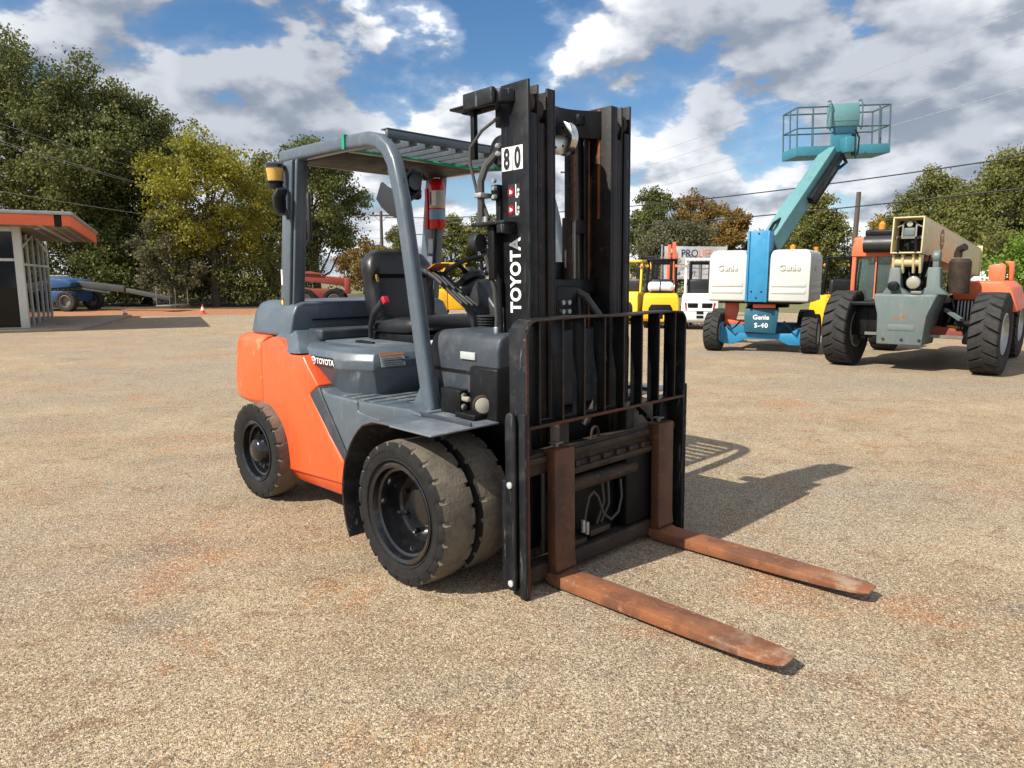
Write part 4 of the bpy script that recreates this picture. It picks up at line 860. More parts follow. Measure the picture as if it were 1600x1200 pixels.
# ------------------------------------------------------------------ office building at left
def office():
    b = thing('office_building','flat roofed office with orange fascia, dark glass front and wide canopy at left','building',(-14.17,20.9,0),R(27.5))
    # local: x right along the shaded side wall's outward normal; y back along the side wall
    # side wall runs in +y from the corner; front wall runs in -x
    zt = 3.02
    MB().box(-9,-.0,-.10,.0,.0,.12).build('front_plinth','galv',b,.01)
    fw = MB().box(-9,-.20,-.02,.06,.12,2.02).build('front_glass','shop_glass',b)
    MB().box(-9,-.20,-.02,.06,2.10,2.86).build('transom_glass','shop_glass',b)
    MB().box(-9,-.20,-.06,.08,2.02,2.10).build('transom_bar','white',b,.006); MB().box(-9,-.20,-.06,.08,2.86,3.0).build('head_bar','white',b,.006)
    for i in range(4): MB().box(-2.6-i*2,-2.5-i*2,-.07,.08,.12,3.0).build('mullion','white',b,.006)
    MB().prism([(-.20,-.12),(.0,-.12),(.0,.2),(-.20,.2)],'z',.0,zt).build('corner_column','white',b,.01)
    sw_ = MB().prism([(.2,.05),(6.9,.05),(6.9,2.75),(3.5,3.0),(.2,2.75)],'x',-.12,-.06).build('side_glass','shop_glass',b)
    for y in (.25,1.5,2.9,4.3,5.6,6.9): MB().box(-.10,-.02,y-.02,y+.02,.0,2.86 if y not in (2.9,4.3) else 2.96).build('side_mullion','white',b,.006)
    MB().box(-.10,-.022,.2,6.9,1.90,1.97).build('side_transom','white',b,.006)
    MB().bar((-.06,.25,2.42),(-.06,3.3,2.95),.07,.07).build('side_rafter','white',b,.006); MB().bar((-.06,3.3,2.95),(-.06,6.9,2.45),.07,.07).build('side_rafter','white',b,.006)
    MB().box(-9,-.14,.3,6.8,0.0,2.95).build('core','black_iron',b)
    # canopy
    zb_ = zt-.22
    MB().loft([[(-10,-.9,zt),(1.28,-.9,zt),(1.62,5.2,zb_),(-10,5.2,zb_)],[(-10,-.9,zt+.06),(1.28,-.9,zt+.06),(1.62,5.2,zb_+.06),(-10,5.2,zb_+.06)]]).build('soffit','slab',b)
    MB().box(-10,.93,-.96,-.902,zt-.02,zt+.28).build('fascia','tele_orange',b,.006); MB().box(.94,1.10,-.965,-.90,zt-.05,zt+.26).build('downpipe_outlet','black',b,.01)
    MB().box(1.11,1.33,-.96,-.902,zt-.02,zt+.28).build('fascia_corner','tele_orange',b,.006)
    MB().loft([[(1.285,-.90,zt-.04),(1.34,-.90,zt-.04),(1.34,-.90,zt+.28),(1.285,-.90,zt+.28)],[(1.625,5.2,zb_-.04),(1.68,5.2,zb_-.04),(1.68,5.2,zb_+.28),(1.625,5.2,zb_+.28)]]).build('end_fascia','tele_orange',b,.006)
    MB().loft([[(-10,-1.02,zt+.282),(1.38,-1.02,zt+.282),(1.74,5.3,zb_+.282),(-10,5.3,zb_+.282)],[(-10,-1.02,zt+.38),(1.38,-1.02,zt+.38),(1.74,5.3,zb_+.38),(-10,5.3,zb_+.38)]]).build('roof_edge','galv',b,.02)
    for k in range(4): MB().bar((.25+k*.28,-.8,zt-.003),(.5+k*.28,5.0,zb_-.003),.015,.012).build('soffit_joint','white',b)
    MB().bar((.55,-.85,zt-.012),(.85,5.1,zb_-.014),.09,.03).build('soffit_beam','white',b)
    for x, y in ((.38,.2),(.95,1.0)): MB().lathe([(.07,0),(.07,-.02),(.02,-.024)],(x,y,zt-.045),'z',14).build('downlight','decal_white',b)
    sl = MB().prism([(-9,-.6),(1.35,-.6),(2.6,6.4),(-9,6.4)],'z',-.02,.10).build('entrance_slab','slab',b,.02)
    MB().cbox((.9,1.6,.115),(.55,1.3,.02),R(-8)).build('door_mat','slab',b,.004)
    sh_ = MB().prism([(-10.4,.5),(-10.2,.5),(-10.2,.7),(-10.4,.7)],'z',0,.1)
office()
def cone(px_, py_, label):
    Y = 1110*1.62/(py_-430)*.985; p = at(px_, py_, Y); c = thing('traffic_cone', label, 'traffic cone', (p.x, Y, .004), 0, 'traffic cones at the edge of the yard'); c.scale = (.8,.8,.85)
    MB().box(-.17,.17,-.17,.17,0,.03).build('base','cone',c,.008)
    MB().lathe([(.13,.03),(.022,.47)],(0,0,0),'z',16).build('cone_body','cone',c)
    MB().lathe([(.0960,.18),(.0570,.34)],(0,0,0),'z',16).build('white_collar','decal_white',c)
cone(196,493,'orange traffic cone nearer the office entrance'); cone(317,489,'orange traffic cone at the foot of the yellow tree')
# ------------------------------------------------------------------ poles and lines
def pole(px_, Y, top_y, r, label, arm=0, lean=0.0):
    b = at(px_, 470, Y); t = at(px_, top_y, Y); p = thing('utility_pole', label, 'utility pole', (b.x, Y, 0), 0, 'utility poles')
    MB().tube([(0,0,-.3),(lean*.5,0,t.z*.5),(lean,0,t.z)], lambda q: r*(1.15-.35*q), 10).build('shaft','wood_pole',p,ang=60)
    if arm:
        MB().box(lean-arm,lean+arm,-.06,.06,t.z-.45,t.z-.32).build('crossarm','wood_pole',p,.01)
        for k in (-.9,-.45,.45,.9): MB().lathe([(.03,0),(.05,.05),(.03,.12),(.01,.16)],(lean+arm*k,0,t.z-.32),'z',8).build('insulator','galv',p)
        MB().bar((lean-arm*.6,0,t.z-.45),(lean,0,t.z-.95),.04,.04).bar((lean+arm*.6,0,t.z-.45),(lean,0,t.z-1.0),.04,.04).build('brace','wood_pole',p)
    return p
pole(599,66,330,.16,'wooden utility pole with crossarm above the forklift seat',1.0)
pole(742,90,372,.15,'thin far pole behind the steering wheel')
pole(1128,70,352,.16,'far utility pole above the banner',.8)
pole(1327,46,300,.17,'bare leaning wooden pole left of the telehandler',0,.12)
pole(890,62,262,.16,'utility pole with crossarm seen between the mast rails',.9)
def wire(a, b, sag, r, label, mat='wire'):
    a, b = Vector(a), Vector(b); pts = []
    for i in range(21):
        t = i/20; p = a.lerp(b, t); p.z -= sag*4*t*(1-t); pts.append(p)
    o = MB().tube(pts, r, 5).build('power_line', mat, ang=80); tag(o, label, 'power line', 'overhead lines')
wire(at(-60,172,24), at(599,340,66), .9, .007, 'thin wire highest across the left oaks', 'cable_grey')
wire(at(-60,200,24), at(597,342,66), 1.1, .008, 'double wire across the left oaks, below the highest', 'cable_grey')
wire(at(-60,204,24.5), at(603,344,66.4), 1.1, .007, 'lower strand of the double wire across the left oaks', 'cable_grey')
wire(at(-60,288,24), at(600,358,66), .7, .008, 'pale wire crossing the yellow tree at mid height', 'cable_grey')
wire(at(100,360,30), at(600,372,66), .3, .010, 'low dark wire crossing behind the office canopy edge')
wire(at(601,340,66), at(1700,228,33), .9, .034, 'thick black cable crossing behind the raised boom')
wire(at(601,366,66), at(1700,282,32), .7, .034, 'lower thick black cable crossing behind the raised boom')
wire(at(600,345,66), at(1660,-10,26), 1.3, .008, 'thin wire climbing to the upper right corner', 'cable_grey')
wire(at(600,348,66), at(1660,28,26), 1.3, .008, 'second thin wire from the top at upper right', 'cable_grey')
wire(at(600,352,66), at(1660,84,26), 1.2, .008, 'third thin wire from the top at upper right', 'cable_grey')
wire(at(600,355,66), at(1660,118,26), 1.2, .008, 'lowest of the thin wires at upper right', 'cable_grey')
# ------------------------------------------------------------------ other machines
def wheel(parent, c, Rt, w, rim_r, rim_mat, lugs, depth, steer=0.0, mat=('rubber_mid','rubber_mid'), full=True, dish=.3, nuts=6, axis_z=0.0):
    o = -w/2
    rim = MB().lathe([(rim_r,o*.8),(rim_r*1.04,o*.9),(rim_r*.97,o*.93),(rim_r*.92,o*.6),(rim_r*.86,o*(1-2*dish)),(rim_r*.45,o*(1-2*dish)),(rim_r*.40,o*.75),(rim_r*.2,o*.72),(.0,o*.72)],(0,0,0),'y',28,cap=False)
    rim.lathe([(rim_r,-o*.8),(rim_r*1.04,-o*.9),(rim_r*.97,-o*.93),(rim_r*.92,-o*.6),(rim_r*.86,-o*.1),(rim_r*.3,-o*.1),(.0,-o*.1)],(0,0,0),'y',28,cap=False)
    r = rim.build('wheel', rim_mat, parent, ang=40); r.location = c; r.rotation_euler = (0, random.uniform(0,1), R(90)+steer)
    tyre_obj(tyre_mb(Rt, rim_r, w, lugs, depth, .30 if full else .6, full=full), r, Rt, *mat)
    return r
# ---- blue-green boom lift
def boom_lift():
    L = Vector((5.33,15.16,0)); rz = R(-19.5)
    g = thing('boom_lift','teal boom lift with white covers, blue riser and raised work platform','boom lift',L,rz)
    inv = (Matrix.Translation(L) @ Matrix.Rotation(rz,4,'Z')).inverted()
    st = R(-10)
    for x in (-.97,.97):
        wheel(g,(x,0,.415),.415,.32,.21,'white',18,.030,st); wheel(g,(x,1.95,.415),.415,.32,.21,'white',18,.030,st)
    MB().prism([(-.80,.16),(-.80,.52),(-.66,.52),(-.58,.40),(.58,.40),(.66,.52),(.80,.52),(.80,.16),(.55,.16),(.32,.27),(-.32,.27),(-.55,.16)],'y',-.09,.09).build('rear_axle','blue',g,.012)
    MB().prism([(-.80,.26),(-.80,.52),(.80,.52),(.80,.26)],'y',1.86,2.04).build('front_axle','blue',g,.012)
    for x in (-.82,.82): MB().box(x-.035,x+.035,-.14,.14,.2,.62).build('knuckle','blue',g,.012)
    MB().prism([(-.36,.43),(.28,.40),(.32,.92),(-.36,.92)],'y',-.20,2.2).build('chassis','teal_dark',g,.015)
    text('Genie',.135,'decal_white',g,(-.03,-.206,.70),(1,0,0),(0,0,1),bold=.004,align='CENTER'); text('S-40',.135,'decal_white',g,(-.02,-.206,.53),(1,0,0),(0,0,1),bold=.004,align='CENTER',sp=1.15)
    MB().cyl((0,.9,0),.45,.92,1.05,'z',28).build('slew_ring','black_iron',g)
    MB().box(-.80,.86,-.25,1.9,1.03,1.08).build('turntable','black',g,.01)
    MB().prism([(-.78,.62),(-.55,.62),(-.50,.86),(-.50,1.03),(-.78,1.03)],'y',.2,.5).box(-.80,-.3,.18,.34,.56,.66).build('other_machine_part','tele_orange',g,.01)  # orange parts taken for another machine behind, added to this lift
    MB().box(-.2,.25,-.23,.1,.94,1.02).build('turntable_gear','tele_orange',g,.01)
    for x0 in (-.72,.72): MB().tube([(x0,-.12,.55),(x0*.85,-.2,.48),(x0*.72,-.18,.56),(x0*.6,-.1,.66)],.02,6).build('steer_hose','black',g)
    # covers: two rounded white hoods either side of the riser
    def cover(x0, x1, nm):
        rings = []
        for z, i in ((1.075,.03),(1.10,.0),(1.95,.0),(2.05,.02),(2.12,.07),(2.14,.14)):
            rings.append([(x0+i*.9,-.36+i,z),(x1-i*.9,-.36+i,z),(x1-i*.9,1.35-i,z),(x0+i*.9,1.35-i,z)])
        c = MB().loft(rings).build(nm,'white',g,.05,4)
        for z in (1.29,1.43): MB().box(x0+.07,x1-.07,-.372,-.355,z-.045,z+.045).build('pressed_rib','white',c,.014)
        text('Genie',.17,'white',c,((x0+x1)/2,-.367,1.72),(1,0,0),(0,0,1),bold=.006,ext=.012,align='CENTER',name='embossed_lettering')
        return c
    cover(-1.0,-.222,'cover'); c2 = cover(.222,1.02,'cover')
    text('Genie',.15,'white',c2,(1.022,.35,1.72),(0,1,0),(0,0,1),bold=.006,ext=.012,align='CENTER',name='embossed_lettering')
    for z in (1.29,1.43): MB().box(1.012,1.030,-.28,1.25,z-.045,z+.045).build('pressed_rib','white',c2,.012)
    MB().lathe([(.05,0),(.055,.08),(.02,.12)],(.55,.3,2.14),'z',12).build('beacon','amber_clear',g)
    # riser
    rs = MB().prism([(-.215,-.40),(.215,-.40),(.215,.05),(-.215,.05)],'z',1.07,2.52).build('riser','blue',g,.012)
    for x in (-.195,.195): MB().box(x-.022,x+.022,-.425,-.400,1.07,2.52).build('riser_flange','blue',rs,.004)
    for x, z in ((-.1,1.28),(.1,1.28),(0,1.15),(0,2.46)): MB().cyl((x,0,z),.02,-.403,-.40,'y',10).build('riser_hole','black_iron',rs)
    # boom
    A = inv @ at(1212,368,15.5); B = inv @ at(1300,236,17.0); d = (B-A); A0 = A-d.normalized()*.35
    up = (0,-.2,1)
    bo = MB().sweep([A0, A.lerp(B,.40), A.lerp(B,.401), A.lerp(B,.97)], lambda t: rr(.34 if t < .5 else .30,.38 if t < .5 else .33,.01,3)).build('boom','teal_faded',g,.012)
    side = d.cross(Vector((0,0,1))).normalized(); nrm = side.cross(d).normalized()
    o1 = side*.215-nrm*.08
    MB().bar(A.lerp(B,.42)+o1,A.lerp(B,.98)+o1,.12,.17).build('cable_track','black',bo,.01)
    MB().bar(A.lerp(B,.45)+o1-nrm*.14,A.lerp(B,.90)+o1-nrm*.14,.09,.06).build('cable_tray','black_iron',bo,.006)
    MB().bar(A0+side*.0-nrm*.25+d*.03,A.lerp(B,.25)-nrm*.24,.16,.14).build('lift_cylinder','black_iron',bo,.03)
    MB().tube([A0+nrm*.22,A+nrm*.30+Vector((.05,0,.02)),A.lerp(B,.12)+nrm*.16],.035,6).build('boom_hose','black',bo)
    MB().tube([A.lerp(B,.99)+o1,A.lerp(B,1.0)+o1+Vector((.10,0,-.22)),A.lerp(B,.9)+o1-nrm*.2],.04,6).build('cable_loop','black',bo)
    TR = Matrix.Translation((.10,.9,0)) @ Matrix.Rotation(R(-11),4,'Z') @ Matrix.Translation((0,-.9,0))
    for o in g.children:
        if o.name.split('.')[0] in ('slew_ring','turntable','cover','riser','beacon'): o.matrix_local = TR
    # platform
    P = inv @ at(1318,240,16.9); pf = Matrix.Translation(P) @ Matrix.Rotation(R(19.5+2),4,'Z') @ Matrix.Rotation(R(-2.5),4,'Y') @ Matrix.Diagonal((.87,.9,.95,1))
    def pp(mb, nm, mat, bev=0): o = mb.build(nm, mat, g, bev); o.matrix_local = pf; return o
    x0, x1, yd = -1.25, 1.22, .85
    pp(MB().box(x0,x1,0,yd,-.02,.02),'platform_floor','teal',.004)
    pp(MB().box(x0,-.36,-.02,0,-.02,.20),'toe_board','teal',.004); pp(MB().box(.36,x1,-.02,0,-.02,.20),'toe_board','teal',.004); pp(MB().box(x0,x1,yd,yd+.02,-.02,.20),'toe_board','teal',.004)
    pp(MB().box(x0-.02,x0,-.02,yd+.02,-.02,.20),'toe_board','teal',.004); pp(MB().box(x1,x1+.02,-.02,yd+.02,-.02,.20),'toe_board','teal',.004)
    for x, y in ((x0,0),(x0+.42,0),(x1-.28,0),(x1,0),(x0,yd),(x1,yd),(x0+.8,yd),(x1-.8,yd),(x0,yd/2),(x1,yd/2)): pp(MB().cyl((x,y,0),.021,.0,1.1,'z',8),'rail_post','teal_rail')
    for z in (1.1,.62):
        for a, b in (((x0,0,z),(-.40,0,z)),((.38,0,z),(x1,0,z)),((x0,yd,z),(x1,yd,z)),((x0,0,z),(x0,yd,z)),((x1,0,z),(x1,yd,z))): pp(MB().tube([a,b],.019,8),'guard_rail','teal_rail')
    cb = pp(MB().prism([(-.06,.62),(-.10,.90),(-.04,1.16),(.22,1.20),(.22,.62)],'x',-.37,.37),'control_box','teal_faded',.02)
    pp(MB().box(-.34,.34,-.085,-.04,.74,.88),'control_lip','teal_faded',.008); pp(MB().box(-.34,.34,-.03,.05,-.02,.62),'control_mount','teal',.008)
    pp(MB().box(-.30,.30,-.045,-.03,.46,.72),'control_recess','teal_dark',.004)
    for x in (-.41,.41): pp(MB().tube([(x,-.05,.55),(x,-.12,.62),(x,-.13,1.1),(x,-.06,1.22),(x,.05,1.22)],.02,8),'control_hoop','teal_rail')
    pp(MB().box(-.12,.12,-.35,.0,-.02,.34),'platform_mount','teal',.02); pp(MB().cyl((.1,-.30,0),.05,-.1,.4,'z',10),'mount_cylinder','black_iron')
    pp(MB().tube([(.14,-.3,.5),(.22,-.35,.3),(.20,-.35,.0),(.1,-.4,-.15)],.022,6),'mount_hose','black')
boom_lift()
# ---- telehandler
def telehandler():
    L = Vector((7.0,12.36,0)); rz = R(-39)
    g = thing('telehandler','orange and grey telehandler with cream boom and huge black tyres, seen from behind at right','telehandler',L,rz)
    inv = (Matrix.Translation(L) @ Matrix.Rotation(rz,4,'Z')).inverted()
    for x, s in ((-1.11,R(-5)),(1.11,R(-4))): wheel(g,(x,0,.675),.675,.43,.33,'galv',20,.045,s,('rubber','rubber_mid'))
    for x in (-1.11,1.11): wheel(g,(x,3.3,.675),.675,.43,.33,'galv',20,.045,R(-3),('rubber','rubber_mid'))
    MB().prism([(-.85,.56),(.85,.56),(.85,.70),(.4,.76),(-.4,.76),(-.85,.70)],'y',-.10,.10).build('rear_axle','red_machine',g,.02)
    MB().prism([(-.85,.56),(.85,.56),(.85,.72),(-.85,.72)],'y',3.2,3.4).build('front_axle','red_machine',g,.02)
    for x in (-.80,.80): MB().box(x-.07,x+.07,-.14,.14,.48,.88).build('axle_end','black_iron',g,.03)
    MB().bar((-.75,-.16,.60),(.75,-.16,.60),.05,.05).build('steer_rod','dull_steel',g)
    MB().box(-.40,.40,.2,4.1,.60,1.15).build('chassis','black_iron',g,.02)
    # rear counterweight, chipped grey
    cw = MB().loft([[(-.46,-.62,.46),(.22,-.62,.46),(.28,.10,.46),(-.46,.10,.46)],[(-.48,-.62,.95),(.26,-.62,.95),(.34,.10,.95),(-.48,.10,.95)],[(-.56,-.62,1.28),(.38,-.62,1.28),(.44,.10,1.28),(-.56,.10,1.28)],[(-.54,-.60,1.31),(.36,-.60,1.31),(.42,.10,1.31),(-.54,.10,1.31)]]).build('counterweight','tele_grey',g,.015)
    for x0, x1 in ((-.36,-.20),(.20,.38)):
        MB().prism([(x0-.10 if x0 < 0 else x0-.16,1.30),(x1+.16 if x0 < 0 else x1+.14,1.30),(x1+.02,1.42),(x1,1.75),(x0,1.75),(x0-.02 if x0 < 0 else x0,1.42)],'y',-.50,-.22).build('boom_tower','tele_grey',g,.02)
    MB().box(-.24,.22,-.20,.05,1.25,1.85).build('tower_core','black_iron',g,.02)
    for x in (-.30,.30): MB().cyl((x,-.34,1.92),.11,-.05,.05,'x',18).box(x-.045,x+.045,-.42,-.26,1.72,1.92).build('boom_pivot','tele_grey',g,.01)
    MB().lathe([(.03,.10),(.10,.02),(.11,.0),(.10,-.02)],(.03,-.62,1.50),'y',20).build('work_lamp','dull_steel',g); MB().lathe([(.095,-.022),(.05,-.04),(.0,-.045)],(.03,-.62,1.50),'y',20).build('work_lamp_lens','lens',g)
    MB().lathe([(.08,.08),(.08,-.05),(.05,-.06)],(-.27,-.60,1.44),'y',16).build('horn','black',g); MB().box(.0,.16,-.62,-.5,1.31,1.36).build('reflector','dull_steel',g,.006)
    # boom: hollow cream box, open at the rear
    a0 = inv @ at(1418,367,12.0); b0 = inv @ at(1512,409,16.6); d = (b0-a0).normalized(); s = d.cross(Vector((0,0,1))).normalized(); u = s.cross(d).normalized()
    hw, hh, t = .235, .30, .022
    def brd(c, w, h, nm, p=g): return MB().sweep([a0+c,b0+c],[(-w/2,-h/2),(w/2,-h/2),(w/2,h/2),(-w/2,h/2)]).build(nm,'cream',p,.004)
    bt = brd(u*(hh-t/2),hw*2,t,'boom'); 
    for c, w, h in ((-u*(hh-t/2),hw*2,t),(s*(hw-t/2),t,hh*2-2*t-.002),(-s*(hw-t/2),t,hh*2-2*t-.002)): brd(c,w,h,'boom_plate',bt)
    MB().sweep([a0+d*.38,b0-d*.05],[(-.22,-.27),(.22,-.27),(.22,.27),(-.22,.27)]).build('inner_boom','black_iron',bt)  # black block set near the opening, darkening the boom inside in place of shade
    MB().sweep([b0,b0+d*.05],[(-hw-.03,-hh-.03),(hw+.03,-hh-.03),(hw+.03,hh+.06),(-hw-.03,hh+.06)]).build('boom_collar','cream',bt,.01)
    c = a0+d*.12
    MB().bar(c-s*.23-u*.03,c+s*.23-u*.03,.03,.04).tube([c-s*.23+u*.12,c-s*.12+u*.17,c-s*.06+u*.24,c+u*.26,c+s*.06+u*.24,c+s*.12+u*.17,c+s*.23+u*.12],.014,6).bar(c-s*.1-u*.03,c-s*.1+u*.18,.025,.025).bar(c+s*.1-u*.03,c+s*.1+u*.18,.025,.025).build('hose_frame','dull_steel',bt)
    MB().cbox(tuple(c+u*.06),(.17,.03,.14),R(-5)).build('sheave_block','tele_grey',bt,.02); MB().cyl(tuple(c+u*.19),.045,-.03,.03,'y',14).build('sheave','brass',bt)
    for q in (-.12,.14): MB().tube([a0+s*q-u*.28,a0+s*q-u*.05-d*.05,a0+s*q*1.2+u*.0+d*.2],.02,6).build('boom_hose','black',bt)
    for q in (-.2,-.06,.10,.2): MB().prism([(-.12,-.31),(.12,-.31),(.06,-.60),(-.02,-.62)],'x',q-.018,q+.018).build('pivot_lug','cream',bt,.004).matrix_local = Matrix.Translation(a0+d*.16) @ Matrix.Rotation(math.atan2(-d.x,d.y),4,'Z')
    MB().cyl((0,0,0),.09,-.2,.2,'x',16).build('lug_barrel','cream',bt).matrix_local = Matrix.Translation(a0+d*.2-u*.42)
    dm = Matrix.Translation(a0+d*1.72+s*(hw+.001)+u*.05)
    fm = frame_m(a0+d*1.55+s*(hw+.002)+u*.06, d, u)
    dk = MB().cyl((0,0,0),.185,0,.003,'z',28).build('logo_disc','decal_brown',bt); dk.matrix_local = fm
    dk2 = MB().box(-.14,.14,-.075,.095,.0035,.005).build('logo_panel','amber',bt,.001); dk2.matrix_local = fm
    text('JLG',.16,'decal_brown',bt,a0+d*1.55+s*(hw+.0075)+u*.02,d,u,bold=.004,align='CENTER',name='logo_lettering')
    # cab, left of the boom
    cbx = [(-1.02,1.18),(-1.02,1.98),(-.95,2.16),(-.84,2.22),(-.36,2.22),(-.36,1.18)]
    X0, X1, Y0, Y1, Z0, Z1 = -1.12, -.40, .12, 1.55, 1.18, 2.20
    for x, y in ((X0,Y0),(X1-.07,Y0),(X0,Y1),(X1-.07,Y1)): MB().box(x,x+.075,y,y+.075,Z0,Z1).build('cab_post','tele_orange',g,.02)
    MB().box(X0,X1,Y0,Y1+.075,Z1-.02,Z1+.10).build('cab_roof','tele_orange',g,.04); MB().box(X0,X1,Y0-.002,Y1+.07,Z0-.55,Z0+.02).build('cab_base','black',g,.015)
    MB().box(X0-.06,X1+.1,Y0-.55,Y0+.1,1.10,1.16).build('deck_plate','black',g,.01); MB().box(X0+.02,X1,Y0-.28,Y0,.55,1.098).build('side_tank','black',g,.02)
    for x in (-.95,-.72,-.5): MB().box(x-.01,x+.01,Y0-.295,Y0-.278,.58,1.06).build('tank_rib','black',g,.004)
    for y in (Y0+.03,Y1+.03): MB().box(X0+.07,X1-.07,y,y+.012,Z0+.02,Z1-.02).build('cab_window','cab_glass',g)
    for x in (X0+.03,X1-.04): MB().box(x,x+.012,Y0+.08,Y1,Z0+.02,Z1-.02).build('cab_window','cab_glass',g)
    MB().box(-.98,-.60,.6,.72,1.2,1.85).box(-.98,-.60,.7,1.1,1.2,1.42).build('cab_seat','black',g,.05)
    MB().cyl((0,0,0),.145,-.88,-.30,'x',20).build('air_filter','plastic',g).matrix_local = Matrix.Translation((-.02,.0,2.16)); MB().prism([(-1.125,1.95),(-1.125,2.12),(-1.08,2.24),(-.98,2.29),(-.40,2.29),(-.40,1.95)],'y',.10,.22).build('cab_brow','tele_orange',g,.02)
    MB().box(-.95,-.30,.2,.9,2.31,2.43).build('roof_unit','black',g,.03); MB().box(-.92,-.82,-.02,.10,2.10,2.30).build('roof_lamp','decal_white',g,.02); MB().lathe([(.05,0),(.055,.10),(.02,.15)],(-.72,.4,2.43),'z',12).build('beacon','amber_clear',g)
    # engine cover on the right with grille, silencer, mirror
    MB().prism([(.48,1.20),(1.22,1.20),(1.30,1.02),(1.42,1.02),(1.30,1.42),(1.18,1.52),(.48,1.52)],'y',.35,2.6).build('engine_cover','tele_orange',g,.03,3)
    MB().box(.50,1.20,.38,2.5,.62,1.20).build('engine_bay','black_iron',g,.01)
    for i in range(13): MB().box(.56+i*.05,.585+i*.05,.345,.379,.70,1.19).build('grille_slat','galv',g,.003)
    MB().lathe([(.16,-.30),(.165,-.28),(.165,.22),(.13,.27)],(.60,-.05,1.62),'z',24).build('silencer','rust_dark',g); MB().tube([(.56,-.08,1.86),(.56,-.08,1.98),(.58,-.10,2.04),(.66,-.16,2.08)],.062,10).build('exhaust_pipe','rust_dark',g); MB().lathe([(.135,0),(.11,.012)],(.60,-.05,1.893),'z',24).build('heat_shield','brass',g)
    m = inv @ at(1558,426,13.0); mr = MB().loft([[(-.13,0,-.14),(.10,0,-.17),(.13,0,-.12),(.13,0,.13),(.08,0,.17),(-.14,0,.14)],[(-.10,.07,-.10),(.08,.07,-.12),(.10,.07,-.08),(.10,.07,.10),(.06,.07,.13),(-.11,.07,.11)]]).build('mirror','tele_orange',g,.015); mr.matrix_local = Matrix.Translation(m)
    MB().tube([m+Vector((-.02,.05,-.14)),m+Vector((.05,.05,-.26)),m+Vector((-.12,.05,-.27)),m+Vector((-.3,.1,-.2)),(1.15,1.0,1.5)],.018,6).build('mirror_arm','black',g)
    MB().prism([(1.0,1.88),(1.16,1.88),(1.16,1.52),(1.10,1.52),(1.08,1.80)],'y',2.4,2.6).build('rear_bracket','tele_orange',g,.02)
    MB().bar((.45,-.1,1.05),(.72,-.35,.90),.06,.05).build('tow_link','tele_grey',g)
    for k in range(5): MB().tube([(-.20+k*.09,-.10,1.95),(-.22+k*.10,-.30,1.80-.02*k),(-.16+k*.08,-.34,1.60),(-.12+k*.07,-.22,1.40)],.018,6).build('hydraulic_hose','black',g)
    for k in range(3): MB().tube([(.50,-.02+.06*k,1.28),(.58,-.18+.05*k,1.10-.05*k),(.52,-.15,.85),(.42,.0,.75)],.02,6).build('hydraulic_hose','black_iron',g)
    for x in (-.40,-.05,.28): MB().lathe([(.025,0),(.025,-.015),(.015,-.02)],(x*.8-.04,-.622,.55),'y',6).build('bolt','rust_dark',g)
    MB().box(-.30,.10,-.628,-.620,.70,.80).build('name_plate','tele_grey',g,.004); MB().box(.44,.60,.33,.346,.66,.76).build('decal','decal_yellow',g)
    MB().bar((-.62,-.12,.70),(-.62,.6,.95),.09,.09).build('steer_ram','black_iron',g,.02); MB().box(.60,.9,-.2,.05,.78,.86).build('axle_bracket','black_iron',g,.02)
    MB().tube([(-1.02,.10,1.20),(-1.02,.06,1.6),(-1.0,.06,1.95)],.016,6).build('grab_rail','black',g); MB().box(-.72,-.70,.105,.118,1.2,1.95).build('window_bar','tele_orange',g)

telehandler()
